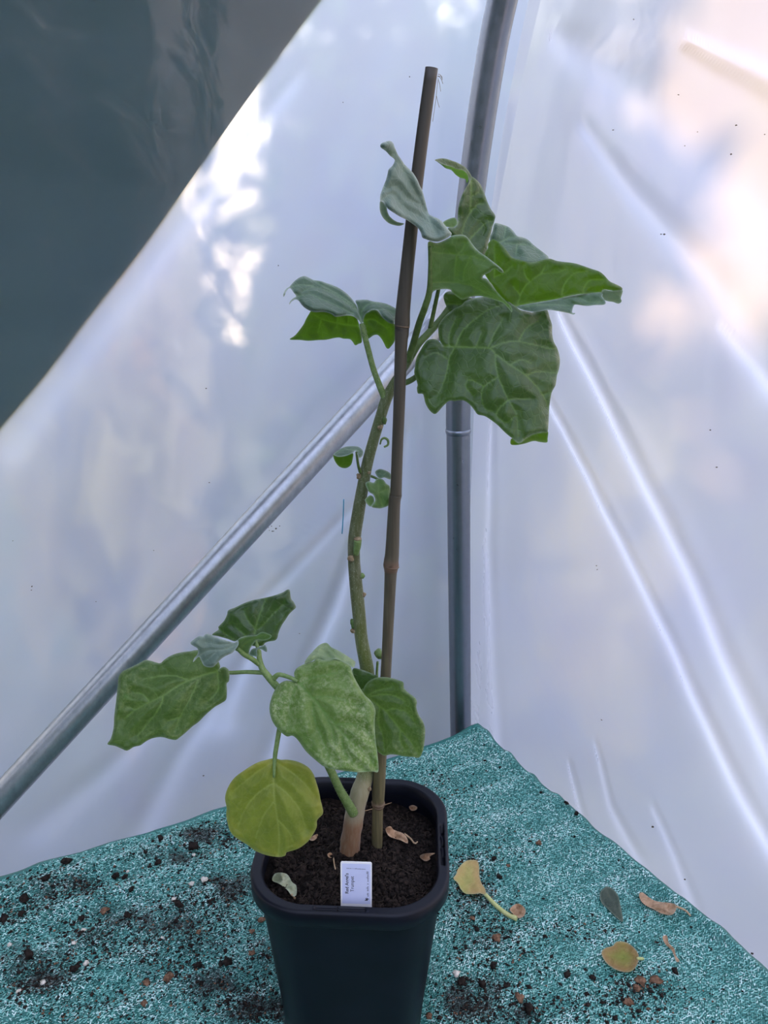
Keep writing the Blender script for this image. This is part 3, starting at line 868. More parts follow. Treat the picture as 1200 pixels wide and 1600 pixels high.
# ================================================================== pot
def rsq(half, rad, n=120):
    """rounded square outline: points and outward normals"""
    pts = []; L = half - rad
    per = 8 * L + 2 * math.pi * rad
    for i in range(n):
        d = i / n * per
        for k in range(4):
            a = math.radians(90 * k)
            ux, uy = math.cos(a), math.sin(a); vx, vy = -uy, ux
            if d < 2 * L:
                x, y = half, -L + d; nx, ny = 1, 0
            elif d < 2 * L + math.pi / 2 * rad:
                t = (d - 2 * L) / rad; x, y = L + rad * math.cos(t), L + rad * math.sin(t); nx, ny = math.cos(t), math.sin(t)
            else:
                d -= 2 * L + math.pi / 2 * rad; continue
            pts.append((x * ux + y * vx, x * uy + y * vy, nx * ux + ny * vx, nx * uy + ny * vy)); break
    return np.array(pts)
def potxy(x, y):
    c, s = math.cos(YAW), math.sin(YAW)
    return POTC[0] + c * x - s * y, POTC[1] + s * x + c * y
NR_ = 240
def ring_loft(name, prof, mat, parent, slots=None, closed=False, smooth=True):
    """prof: list of (half, rad, z[, slotdepth])"""
    V = []; F = []
    for k, pr in enumerate(prof):
        q = rsq(pr[0], pr[1], NR_)
        z = np.full(NR_, pr[2])
        if len(pr) > 3 and slots is not None: z = z - pr[3] * slots
        X, Y = potxy(q[:, 0], q[:, 1]); V.append(np.stack([X, Y, z], 1))
    V = np.concatenate(V)
    K = len(prof)
    for k in range(K if closed else K - 1):
        for j in range(NR_):
            a = k * NR_ + j; b = k * NR_ + (j + 1) % NR_; k2 = ((k + 1) % K) * NR_
            F.append([a, b, k2 + (j + 1) % NR_, k2 + j])
    return V, F
pot = empty('plant_pot', (*POTC, TZ + 0.005))
tag(pot, 'square black plastic plant pot with rounded corners and a slotted rim', 'pot')
BOT = TZ + 0.006
def build_pot():
    H = 0.0855
    prof = [(0.0600, 0.028, BOT), (0.0630, 0.030, BOT + 0.002), (0.0650, 0.032, BOT + 0.03), (0.0790, 0.045, RIMZ - 0.017), (0.0792, 0.0455, RIMZ - 0.002),
            (0.0775, 0.0445, RIMZ - 0.002), (0.0772, 0.044, RIMZ - 0.02), (0.0635, 0.031, BOT + 0.03), (0.061, 0.029, BOT + 0.004)]
    V, F = ring_loft('b', prof, POT, pot)
    F = [list(f) for f in F]; F.append(list(range(NR_))[::-1]); F.append(list(range(8 * NR_, 9 * NR_)))
    mesh_obj('pot_body', V, F, POT, pot)
    # slots in the rim (front and right side)
    q = rsq(H, 0.05, NR_); slots = np.zeros(NR_)
    for j in range(NR_):
        x, y = q[j, 0], q[j, 1]
        if abs(y + H) < 1e-3 and -0.024 < x < 0.018 and not (-0.008 < x < -0.0055): slots[j] = 1
        if abs(x - H) < 1e-3 and -0.030 < y < 0.022 and not (abs(y + 0.008) < 0.0015 or abs(y - 0.007) < 0.0015): slots[j] = 1
        if abs(y - H) < 1e-3 and abs(x) < 0.02: slots[j] = 1
    prof = [(0.0792, 0.0455, RIMZ - 0.016), (H - 0.0012, 0.049, RIMZ - 0.016), (H, 0.05, RIMZ - 0.0145), (H, 0.05, RIMZ - 0.0016), (H - 0.0016, 0.0487, RIMZ),
            (H - 0.0030, 0.0478, RIMZ + 0.0001), (H - 0.0033, 0.0476, RIMZ + 0.0001, 0.008), (H - 0.0074, 0.0444, RIMZ + 0.0001, 0.008), (H - 0.0077, 0.0442, RIMZ + 0.0001),
            (H - 0.0085, 0.0436, RIMZ), (H - 0.0098, 0.0428, RIMZ - 0.0014), (H - 0.0108, 0.0424, RIMZ - 0.012)]
    V, F = ring_loft('r', prof, POT, pot, slots)
    mesh_obj('pot_rim', V, F, POT, pot, smooth=True)
build_pot()

SOILZ = RIMZ - 0.021
def soil_h(x, y):
    """pot-local x,y -> height"""
    return SOILZ + 0.003 * fbm(np.asarray(x) * 28, np.asarray(y) * 28, 131, 4) + 0.0015 * fbm(np.asarray(x) * 150, np.asarray(y) * 150, 137, 3) \
        + 0.006 * np.exp(-((np.asarray(x) + 0.0) ** 2 + (np.asarray(y) + 0.01) ** 2) / 0.0012) - 0.004 * np.exp(-((np.asarray(x) - 0.055) ** 2 + (np.asarray(y) - 0.05) ** 2) / 0.001)
def to_pot(x, y):
    c, s = math.cos(YAW), math.sin(YAW); dx, dy = x - POTC[0], y - POTC[1]
    return c * dx + s * dy, -s * dx + c * dy
def soil_z(x, y):
    a, b = to_pot(x, y); return float(soil_h(a, b))
def build_soil():
    n = 150; half = 0.0768; rad = 0.0442
    V = []; F = []
    q = rsq(half - 0.0004, rad, NR_); rows = 70
    for k in range(rows + 1):
        t = k / rows
        x, y = q[:, 0] * t, q[:, 1] * t
        X, Y = potxy(x, y); V.append(np.stack([X, Y, soil_h(x, y)], 1))
    V = np.concatenate(V)
    i = np.arange(rows)[:, None] * NR_ + np.arange(NR_)[None, :]; j = np.arange(rows)[:, None] * NR_ + (np.arange(NR_) + 1)[None, :] % NR_
    F = np.stack([i.ravel(), j.ravel(), j.ravel() + NR_, i.ravel() + NR_], 1)
    root = mesh_obj('potting_compost', V, F, SOIL)
    tag(root, 'dark fibrous potting compost filling the black pot', 'compost', kind='stuff')
    pos, size = [], []
    while len(pos) < 5200:
        x, y = rng.uniform(-0.072, 0.072, 2)
        cx, cy = max(abs(x) - 0.032, 0), max(abs(y) - 0.032, 0)
        if math.hypot(cx, cy) > 0.039: continue
        X, Y = potxy(x, y); s = 0.0005 + 0.0026 * rng.random() ** 3
        pos.append([X, Y, soil_h(x, y) + 0.3 * s]); size.append(s)
    scatter_lumps('compost_grains', np.array(pos), np.array(size), CRUMB, root)
    mb = MB()
    fib = 0
    while fib < 900:
        x, y = rng.uniform(-0.07, 0.07, 2)
        if math.hypot(max(abs(x) - 0.032, 0), max(abs(y) - 0.032, 0)) > 0.034: continue
        an = rng.random() * 6.28; L = 0.004 + 0.007 * rng.random(); pts = []
        for k in range(4):
            t = k / 3 - 0.5; xx = x + L * t * math.cos(an) + 0.0012 * rng.standard_normal(); yy = y + L * t * math.sin(an) + 0.0012 * rng.standard_normal()
            X, Y = potxy(xx, yy); pts.append([X, Y, float(soil_h(xx, yy)) + 0.0006 + 0.0012 * rng.random()])
        V, F = tube_geo(np.array(pts), 0.00022 + 0.0003 * rng.random(), 4); mb.add(V, F); fib += 1
    o = mb.build('root_fibres', FIBRE, root); o['kind'] = 'stuff'
build_soil()

# ================================================================== leaf builder
def tps(ctrl):
    c = np.asarray(ctrl, float); n = len(c)
    if n < 3:
        return lambda x, y: np.full(np.shape(x), c[:, 2].mean())
    P = np.column_stack([np.ones(n), c[:, 0] / 100, c[:, 1] / 100])
    d = np.hypot(c[:, None, 0] - c[None, :, 0], c[:, None, 1] - c[None, :, 1]) / 100
    K = np.where(d > 0, d * d * np.log(d + 1e-12), 0) + np.eye(n) * 0.02
    M = np.zeros((n + 3, n + 3)); M[:n, :n] = K; M[:n, n:] = P; M[n:, :n] = P.T
    w = np.linalg.lstsq(M, np.concatenate([c[:, 2], [0, 0, 0]]), rcond=None)[0]
    def f(x, y):
        x = np.asarray(x, float); y = np.asarray(y, float)
        s = w[n] + w[n + 1] * x / 100 + w[n + 2] * y / 100
        for i in range(n):
            dd = np.hypot(x - c[i, 0], y - c[i, 1]) / 100
            s = s + w[i] * np.where(dd > 0, dd * dd * np.log(dd + 1e-12), 0)
        return s
    return f
def in_poly(x, y, poly):
    r = np.zeros(x.shape, bool); n = len(poly); j = n - 1
    for i in range(n):
        xi, yi = poly[i]; xj, yj = poly[j]
        c = ((yi > y) != (yj > y)) & (x < (xj - xi) * (y - yi) / (yj - yi + 1e-12) + xi)
        r ^= c; j = i
    return r
def X(pts, ox, oy, sc):
    return [(ox + p[0] / sc, oy + p[1] / sc) for p in pts]
def patch(outline, ctrl, veins=(), place=None, spacing=2.6, relief=1.0, sub=4, wav=0.0016, seed=0, vw=1.0):
    """outline / veins in pixels; ctrl (px,py,Y). returns verts, tris, attrs"""
    out = catmull(outline, sub, closed=True)
    # resample
    keep = [out[0]]
    for p in out[1:]:
        if np.hypot(*(p - keep[-1])) > spacing * 0.55: keep.append(p)
    out = np.array(keep); n = len(out)
    mn, mx = out.min(0), out.max(0)
    gx, gy = np.meshgrid(np.arange(mn[0], mx[0], spacing), np.arange(mn[1], mx[1], spacing * 0.87))
    gx[1::2] += spacing / 2
    gx, gy = gx.ravel(), gy.ravel()
    m = in_poly(gx, gy, out); gx, gy = gx[m], gy[m]
    de, _ = seg_dist(gx, gy, np.vstack([out, out[:1]]))
    m = de > spacing * 0.5; gx, gy = gx[m], gy[m]
    vp = []
    for v in veins:
        vc = catmull(np.array([p[:2] for p in v]), 6)
        L = np.concatenate([[0], np.cumsum(np.hypot(*np.diff(vc, axis=0).T))]); t = np.arange(0, L[-1], spacing)
        vp.append(np.column_stack([np.interp(t, L, vc[:, 0]), np.interp(t, L, vc[:, 1])]))
    pts = [out]
    if vp:
        vpp = np.concatenate(vp); mm = in_poly(vpp[:, 0], vpp[:, 1], out); vpp = vpp[mm]
        if len(vpp):
            dd, _ = seg_dist(vpp[:, 0], vpp[:, 1], np.vstack([out, out[:1]])); vpp = vpp[dd > spacing * 0.4]
        if len(vpp) and len(gx):
            g = np.ones(len(gx), bool)
            for k in range(0, len(vpp), 200):
                D = np.hypot(gx[:, None] - vpp[None, k:k + 200, 0], gy[:, None] - vpp[None, k:k + 200, 1]); g &= D.min(1) > spacing * 0.45
            gx, gy = gx[g], gy[g]
        if len(vpp): pts.append(vpp)
    pts.append(np.column_stack([gx, gy])); pts = np.concatenate(pts)
    vv, _, ff, *_r = delaunay_2d_cdt([Vector(p) for p in pts], [(i, (i + 1) % n) for i in range(n)], [], 1, 1e-4)
    q = np.array([[v.x, v.y] for v in vv]); tri = [list(f) for f in ff]
    de, _ = seg_dist(q[:, 0], q[:, 1], np.vstack([out, out[:1]]))
    vein = np.zeros(len(q)); dmin = np.full(len(q), 99.0)
    for i, v in enumerate(veins):
        vc = catmull(np.array([p[:2] for p in v]), 5)
        d, al = seg_dist(q[:, 0], q[:, 1], vc)
        w = (1.6 if i == 0 else 1.0) * vw * (1.15 - 0.55 * al)
        vein = np.maximum(vein, np.exp(-(d / w) ** 2) * (1 - 0.45 * al) * (1.0 if i == 0 else 0.85)); dmin = np.minimum(dmin, d)
    dep = tps(ctrl)(q[:, 0], q[:, 1])
    if veins:
        dep = dep - relief * 0.0034 * (1 - np.exp(-(dmin / 10.0) ** 2)) * np.clip(de / 5, 0, 1) + relief * 0.0004 * vein
    dep = dep + wav * fbm(q[:, 0] / 24, q[:, 1] / 24, seed, 3) * (0.4 + 1.2 * np.exp(-de / 12))
    if place is None: V = PYv(q[:, 0], q[:, 1], dep)
    else: V = place(q[:, 0], q[:, 1], dep)
    rim = np.exp(-(de / 1.3) ** 2); margin = np.exp(-(de / 14.0) ** 2) * np.clip(0.5 + fbm(q[:, 0] / 30, q[:, 1] / 30, seed + 5, 3), 0, 1)
    return V, tri, dict(vein=vein, rim=rim, margin=margin)
def leaf(name, patches, parent, label=None):
    """patches: (outline, ctrl, veins, material key, kwargs)"""
    Vs, Fs, fm, at = [], [], [], dict(vein=[], rim=[], margin=[]); mats = []; b = 0
    for k, pt in enumerate(patches):
        kw = pt[4] if len(pt) > 4 else {}
        kw.setdefault('seed', 11 * k + len(Vs) + int(abs(pt[0][0][0])))
        V, tri, a = patch(pt[0], pt[1], pt[2], **kw)
        mm = LM[pt[3]]
        if mm not in mats: mats.append(mm)
        Vs.append(V); Fs += [[i + b for i in f] for f in tri]; fm += [mats.index(mm)] * len(tri); b += len(V)
        for q in at: at[q].append(a[q])
    o = mesh_obj(name, np.concatenate(Vs), Fs, mats, parent, attrs={q: np.concatenate(v) for q, v in at.items()}, face_mat=fm)
    if label: o['label'] = label
    return o
def stalk(name, pts, mat, parent, sub=6, seg=10):
    P, R = pix_tube(pts, sub, seg); V, F = tube_geo(P, R, seg)
    return mesh_obj(name, V, F, mat, parent, attrs={'along': np.repeat(np.linspace(0, 1, len(P)), seg)})

# ================================================================== the plant
bx = PZ(546, 1332, SOILZ + 0.002)
plant = empty('trumpet_plant', bx)
tag(plant, "tall potted angel's trumpet plant with a furry bent stem and large drooping leaves", 'plant')

MAIN = [(545, 1345, .567, 17), (546, 1330, .567, 16.5), (549, 1305, .567, 15), (553, 1280, .567, 15), (556, 1262, .568, 15), (562, 1240, .569, 14.5), (570, 1215, .576, 13), (573.5, 1190, .580, 12), (575, 1150, .582, 11.5),
        (575.5, 1100, .581, 11.3), (574, 1050, .578, 11), (565, 1000, .576, 10.2), (560, 950, .576, 10.6), (555.5, 905, .577, 10.2), (553, 870, .577, 9.6), (554, 840, .577, 10), (560, 800, .577, 10), (567, 760, .577, 9.4),
        (575, 720, .577, 8.8), (586, 680, .577, 8.4), (595, 650, .577, 8.6), (603, 625, .577, 8.8), (614, 602, .578, 7.5), (626, 583, .578, 6.8), (639, 562, .577, 6.2)]
P, R = pix_tube(MAIN, 8, 18)
V, F = tube_geo(P, R, 18)
arc = np.concatenate([[0], np.cumsum(np.linalg.norm(np.diff(P, axis=0), axis=1))]); arc /= arc[-1]
al = np.repeat(arc, 18)
# slight knobbliness of the bark
ctr = np.repeat(P, 18, axis=0); dirs = V - ctr
V = ctr + dirs * (1 + 0.05 * fbm(np.tile(np.arange(18), len(P)) * 0.4, al * 60, 151, 3) * np.clip(1.3 - al * 3, 0.25, 1))[:, None]
stem = mesh_obj('stem', V, F, TRUNK, plant, attrs={'along': al})
def hairs(name, P, R, count, L, parent, t0=0.0, t1=1.0):
    mb_v, mb_f = [], []
    n = len(P)
    for k in range(count):
        f = (t0 + (t1 - t0) * rng.random()) * (n - 1.001); i = int(f); t = f - i
        c = P[i] * (1 - t) + P[i + 1] * t; r = R[i] * (1 - t) + R[i + 1] * t
        ax = P[i + 1] - P[i]; ax /= np.linalg.norm(ax)
        d = rng.standard_normal(3); d -= d.dot(ax) * ax; d /= np.linalg.norm(d)
        b = c + d * r * 0.97; tip = b + (d + 0.35 * rng.standard_normal(3)) * L * (0.5 + 0.8 * rng.random())
        s = np.cross(d, ax) * 0.00005; h = len(mb_v)
        mb_v += [b - s, b + s, tip]; mb_f.append([h, h + 1, h + 2])
    o = mesh_obj(name, np.array(mb_v), np.array(mb_f), HAIR, parent, smooth=False); o['kind'] = 'stuff'
hairs('stem_fuzz', P, R, 5200, 0.0014, stem, 0.24, 1.0)

# nodes, scars and cut stubs on the stem
def nub(name, px, py, Y, r, mat, stretch=1.0, tilt=0):
    V, F = lump_mesh(int(px), 2, 1.0); V = V * (r * mpp(px, py, Y)); V[:, 2] *= stretch
    c = PY(px, py, Y)
    mesh_obj(name, V * np.array([1, 1, 1]) + c, F, mat, plant)
for a in [(548, 873, .571, 5), (561, 744, .575, 4.5), (567.5, 929, .576, 4), (552.5, 985, .575, 4.5), (594, 668, .572, 4), (576, 738, .574, 3)]:
    nub('leaf_scar', *a, SCAR)
nub('bud', 566, 900, .576, 4.2, PETIOLE, 1.0); nub('bud', 551, 974, .575, 4, DARKPET, 2.2); nub('bud', 601, 657, .574, 3.6, DARKPET, 1.8)
stalk('cut_stub', [(556, 866, .572, 4.5), (558, 854, .570, 6), (559, 843, .568, 6.2)], PETIOLE, plant)
nub('leaf_scar', 559, 842, .568, 5.8, SCAR, 0.35)
nub('leaf_scar', 577, 1232, .568, 4, SCAR)

# ---- side shoot low down
SH = [(552, 1270, .560, 8), (545, 1258, .555, 7.5), (530, 1232, .550, 6.6), (517, 1204, .546, 6.4), (497, 1165, .543, 6.2), (468, 1115, .540, 6), (444, 1085, .538, 6), (430, 1070, .537, 5.8), (419, 1057, .537, 5.6), (410, 1045, .538, 5), (405.5, 1030, .540, 4.2), (404.5, 1016, .542, 3.6)]
P2, R2 = pix_tube(SH, 8, 12); V, F = tube_geo(P2, R2, 12)
shoot = mesh_obj('side_shoot', V, F, PETIOLE, plant)
hairs('shoot_fuzz', P2, R2, 900, 0.0011, shoot, 0.0, 1.0)

def A1(p): return X(p, 410, 1000, 4.444)
# leaf A : mottled leaf in front
lo = [(225, 285), (150, 285), (90, 340), (50, 450), (60, 540), (100, 610), (165, 668), (210, 665), (250, 700), (300, 770), (370, 835), (440, 885), (540, 905), (660, 918), (760, 912), (805, 912),
      (800, 800), (785, 680), (780, 570), (785, 490), (760, 430), (710, 380), (660, 300), (630, 240), (610, 180), (560, 148), (500, 130), (440, 140), (380, 130), (350, 148), (300, 162), (240, 195), (220, 230), (225, 265)]
ctA = [(464, 1064, .532), (425, 1110, .522), (490, 1092, .520), (450, 1150, .512), (522, 1130, .511), (510, 1198, .497), (556, 1164, .503), (591, 1205, .496), (586, 1110, .520), (552, 1054, .534), (522, 1030, .541), (480, 1035, .541), (462, 1046, .538)]
vA = [A1(v) for v in [[(240, 285), (350, 400), (430, 490), (500, 580), (560, 650), (650, 730), (740, 820), (800, 905)], [(260, 310), (330, 270), (430, 245), (530, 225)], [(350, 400), (450, 390), (560, 412), (650, 450)],
      [(240, 320), (200, 420), (188, 560)], [(350, 440), (365, 560), (420, 690), (460, 800), (520, 850)], [(500, 580), (600, 580), (690, 615), (765, 690)], [(553, 680), (570, 780), (640, 860), (700, 890)], [(395, 455), (480, 600), (500, 700)]]]
fl_o = [(290, 165), (310, 125), (345, 85), (395, 35), (445, 20), (480, 50), (540, 80), (600, 118), (645, 152), (635, 190), (615, 185), (560, 150), (500, 132), (440, 142), (380, 132), (340, 150)]
lA = leaf('leaf', [(A1(lo), ctA, vA, 'mottled'),
                   (A1(fl_o), [(480, 1037, .5415), (522, 1031, .5412), (547, 1040, .537), (510, 1004, .556), (555, 1034, .545)], [A1([(560, 150), (500, 90), (445, 22)]), A1([(480, 130), (430, 80)])], 'flap')],
          plant, 'pale speckled green leaf hanging in front of the stem')
stalk('petiole', [(428, 1060, .537, 4.5), (434, 1054.5, .536, 3.8), (442, 1055, .535, 3.4), (456, 1060, .533, 3.2), (465, 1065, .531, 2.8)], PETIOLE, lA)
# leaf B : right of A, in front of the cane
bo = [(700, 350), (710, 320), (740, 285), (790, 262), (850, 258), (900, 265), (950, 280), (980, 295), (985, 335), (1020, 370), (1060, 400), (1073, 430), (1070, 470), (1085, 520), (1115, 565), (1130, 620), (1128, 680), (1120, 750),
      (1105, 795), (1085, 818), (1040, 812), (980, 808), (930, 797), (890, 795), (850, 803), (820, 790), (780, 750), (740, 660), (700, 540), (670, 430), (680, 370)]
bb = [(628, 200), (680, 204), (740, 224), (805, 257), (760, 280), (720, 318), (705, 352), (690, 380), (650, 350), (620, 280)]
ctB = [(568, 1080, .548), (612, 1062, .545), (600, 1115, .538), (650, 1095, .530), (655, 1180, .522), (603, 1180, .527), (663, 1145, .524), (580, 1130, .540)]
vB = [A1(v) for v in [[(690, 355), (800, 450), (860, 500), (940, 600), (1010, 680), (1090, 800)], [(745, 395), (830, 378), (910, 385), (980, 420)], [(850, 490), (920, 480), (1000, 500), (1050, 560)], [(815, 470), (805, 560), (840, 680), (850, 780)],
      [(960, 625), (955, 700), (1000, 780)], [(730, 385), (800, 350), (900, 330)]]]
lB = leaf('leaf', [(A1(bo), ctB, vB, 'mid'), (A1(bb), [(552, 1046, .556), (590, 1057, .552), (570, 1078, .552)], [], 'deep')], plant, 'glossy mid-green leaf overlapping the cane beside the speckled leaf')
stalk('petiole', [(567, 1079, .549, 3.5), (572, 1095, .560, 3.5), (575, 1115, .576, 4)], PETIOLE, lB)
# leaf C : yellow, hanging over the pot
C1 = lambda p: X(p, 330, 980, 3.3333)
co = [(330, 682), (290, 690), (240, 705), (180, 740), (120, 785), (85, 840), (72, 890), (80, 940), (78, 980), (90, 1040), (110, 1080), (150, 1110), (190, 1135), (230, 1165), (290, 1188), (350, 1197), (385, 1190), (395, 1172), (450, 1155), (500, 1120),
      (530, 1080), (550, 1040), (552, 1005), (580, 975), (582, 950), (570, 900), (560, 850), (545, 800), (530, 760), (500, 725), (450, 700), (400, 690), (360, 690)]
ctC = [(429, 1185, .520), (354, 1250, .518), (504, 1262, .516), (430, 1260, .508), (435, 1335, .507), (370, 1310, .513), (495, 1310, .511)]
vC = [C1(v) for v in [[(330, 680), (325, 800), (330, 900), (345, 1000), (355, 1100), (350, 1190)], [(325, 810), (250, 860), (180, 940), (140, 1040)], [(325, 810), (400, 870), (460, 950), (490, 1040)], [(328, 905), (270, 990), (230, 1100)],
      [(345, 1000), (400, 1060), (430, 1120)], [(325, 700), (230, 760), (120, 850)], [(335, 700), (450, 780), (545, 880)]]]
lC = leaf('leaf', [(C1(co), ctC, vC, 'yellow')], plant, 'rounded yellowing leaf hanging over the pot rim')
stalk('petiole', [(444, 1090, .536, 4), (439, 1125, .530, 4), (433, 1160, .524, 3.8), (429.5, 1184, .5195, 3.4), (428, 1215, .512, 2.0)], PETIOLE, lC)
# leaf D : big leaf on the left
D1 = lambda p: X(p, 160, 1000, 5.714)
do = [(1035, 272), (1055, 250), (1090, 240), (1125, 265), (1135, 300), (1130, 365), (1110, 390), (1112, 450), (1105, 530), (1060, 565), (1000, 600), (930, 660), (860, 730), (800, 775), (740, 830), (690, 870), (655, 892), (600, 885), (550, 870), (500, 868),
      (440, 880), (390, 905), (340, 940), (280, 955), (240, 980), (210, 988), (170, 970), (110, 945), (45, 930), (75, 880), (100, 780), (105, 680), (120, 560), (135, 420), (145, 330), (180, 280), (250, 245), (320, 210), (380, 180), (430, 185), (480, 200), (520, 205),
      (560, 170), (620, 135), (700, 110), (780, 100), (840, 90), (950, 95), (1020, 160), (1050, 225), (1048, 255)]
ctD = [(341, 1048, .540), (228, 1032, .545), (310, 1018, .552), (255, 1087, .524), (168, 1163, .512), (275, 1155, .516), (352, 1090, .534), (180, 1080, .530), (195, 1120, .520)]
vD = [D1(v) for v in [[(1035, 275), (900, 315), (780, 360), (650, 425), (545, 495), (400, 565), (290, 625), (200, 700)], [(855, 350), (800, 490), (690, 690), (655, 800)], [(545, 510), (500, 620), (400, 750), (310, 860)], [(770, 355), (640, 320), (500, 325), (370, 350)],
      [(410, 535), (350, 480), (280, 470)], [(300, 620), (220, 600)], [(1030, 290), (1030, 450), (940, 550)], [(690, 690), (590, 720)]]]
lD = leaf('leaf', [(D1(do), ctD, vD, 'mid')], plant, 'broad green leaf held out sideways in front of the slanting brace')
stalk('petiole', [(411, 1051, .538, 3.6), (385, 1050, .539, 3.2), (359, 1051, .541, 3.0), (342, 1048, .541, 2.4)], PETIOLE, lD)
# leaf F : dark upright leaf on the side shoot
F1 = lambda p: X(p, 290, 910, 6.6667)
fo_ = [(275, 545), (345, 490), (340, 465), (400, 400), (430, 340), (445, 290), (520, 260), (600, 220), (700, 185), (850, 155), (940, 130), (1010, 105), (1060, 75), (1085, 80), (1090, 115), (1100, 170), (1130, 210), (1150, 260), (1120, 290), (1080, 330),
       (1040, 390), (1000, 450), (970, 520), (955, 580), (930, 605), (870, 615), (830, 630), (800, 660), (720, 665), (650, 640), (560, 600), (510, 615), (440, 590), (340, 560)]
ctF = [(398, 992, .550), (340, 985, .556), (415, 940, .560), (450, 925, .562), (460, 950, .556), (430, 1000, .550), (360, 952, .560)]
vF = [F1(v) for v in [[(720, 530), (740, 430), (800, 260), (850, 165)], [(730, 500), (790, 460), (930, 310), (1010, 240)], [(722, 480), (650, 400), (610, 310)], [(620, 550), (560, 500), (505, 455)], [(500, 590), (430, 545), (345, 488)]]]
lF = leaf('leaf', [(F1(fo_), ctF, vF, 'deep')], plant, 'dark green leaf standing up at the end of the side shoot')
stalk('petiole', [(405, 1022, .541, 3), (402, 1010, .545, 3), (399, 995, .549, 2.5)], PETIOLE, lF)
# leaf E : pale young leaf
e1 = [(50, 637), (90, 590), (140, 560), (185, 560), (215, 535), (260, 545), (300, 565), (370, 590), (440, 610), (505, 628), (545, 605), (550, 650), (525, 690), (490, 732), (440, 755), (380, 790), (330, 840), (290, 880), (240, 885), (190, 865), (160, 810), (135, 775), (78, 832), (90, 790), (122, 750), (125, 690)]
e2 = [(515, 700), (540, 610), (570, 575), (650, 555), (735, 548), (790, 517), (850, 528), (897, 556), (870, 592), (800, 608), (740, 602), (705, 640), (672, 690), (662, 740), (640, 780), (600, 752), (550, 722)]
e3 = [(662, 745), (690, 695), (740, 680), (795, 665), (828, 650), (848, 690), (842, 725), (790, 698), (745, 700), (745, 770), (710, 770), (680, 765)]
lE = leaf('leaf', [(F1(e1), [(370, 1005, .528), (300, 1005, .520), (325, 993, .526), (330, 1042, .518), (303, 1034, .514), (350, 1022, .520)], [F1([(530, 650), (400, 700), (250, 710), (150, 760), (80, 825)]), F1([(500, 640), (350, 650), (200, 630)]), F1([(330, 710), (260, 780), (180, 840)])], 'grey', dict(spacing=2.0)),
                   (F1(e2), [(370, 1005, .529), (400, 993, .530), (425, 993, .524), (385, 1020, .534), (395, 1005, .534)], [F1([(560, 720), (620, 640), (740, 570), (850, 540)])], 'under', dict(spacing=2.0))],
          plant, 'small pale downy young leaf folded at the shoot tip')
stalk('petiole', [(405, 1038, .539, 4), (393, 1029, .536, 4), (381, 1022, .533, 4), (371, 1013, .530, 3)], PETIOLE, lE)
lE2 = leaf('leaf', [(F1(e3), [(395, 1018, .533), (415, 1010, .530), (415, 1018, .530)], [], 'greydark', dict(spacing=1.8))], plant, 'tiny curled leaf beside the folded young leaf')

# ---- crown
dY = 0.0
# upper left folded leaf G
G_ = lambda p: X(p, 435, 420, 6.0)
g1 = [(45, 262), (50, 225), (75, 185), (105, 165), (150, 115), (200, 80), (245, 68), (290, 85), (330, 105), (400, 115), (440, 130), (500, 150), (560, 175), (620, 215), (670, 260), (710, 310), (735, 350), (748, 400), (780, 480), (787, 525), (750, 482), (700, 446), (640, 438), (540, 450), (500, 425), (430, 405), (330, 405),
      (260, 375), (220, 340), (190, 300), (160, 288), (125, 308), (98, 342), (110, 305), (140, 275), (166, 258), (140, 220), (110, 182), (78, 205), (58, 252)]
g2 = [(315, 395), (430, 395), (500, 415), (540, 440), (640, 430), (720, 440), (750, 500), (768, 570), (782, 640), (780, 690), (750, 705), (720, 718), (700, 690), (670, 660), (610, 655), (570, 645), (520, 650), (450, 665), (380, 668), (280, 675), (200, 667), (105, 662), (160, 620), (230, 530), (260, 470), (290, 420)]
g3 = [(738, 350), (722, 300), (760, 290), (830, 290), (890, 305), (960, 315), (1020, 330), (1080, 360), (1120, 388), (1110, 430), (1095, 475), (1080, 515), (1030, 500), (980, 460), (945, 410), (920, 388), (880, 386), (830, 412), (802, 455), (792, 505), (775, 480), (752, 420)]
g4 = [(795, 490), (810, 430), (850, 400), (890, 380), (925, 382), (945, 410), (985, 460), (1030, 498), (1085, 512), (1100, 600), (1088, 680), (1050, 735), (1030, 750), (1010, 740), (990, 700), (965, 655), (930, 620), (890, 625), (855, 650), (830, 655), (808, 590)]
YG = .575
ctG1 = [(565, 507, YG - .004), (560, 480, YG + .002), (520, 445, YG + .010), (475, 432, YG + .006), (445, 460, YG - .020), (455, 475, YG - .026), (520, 495, YG - .022), (545, 493, YG - .012), (500, 465, YG - .010)]
vG1 = [G_([(785, 520), (735, 380), (650, 300), (520, 215), (400, 150), (330, 105)]), G_([(720, 380), (560, 260), (440, 200), (330, 170), (230, 215)]), G_([(700, 420), (560, 350), (420, 290), (300, 240), (170, 262)]), G_([(330, 160), (200, 150), (110, 172)])]
ctG2 = [(488, 488, YG + .010), (555, 492, YG + .006), (565, 525, YG + .008), (555, 540, YG + .012), (453, 530, YG + .022), (500, 530, YG + .018)]
ctG3 = [(558, 478, YG + .002), (566, 505, YG - .003), (590, 470, YG + .006), (620, 485, YG + .002), (613, 505, YG - .008), (590, 484, YG - .012)]
ctG4 = [(568, 500, YG + .002), (585, 485, YG + .004), (613, 505, YG + .002), (616, 530, YG + .008), (607, 545, YG + .012), (575, 528, YG + .008)]
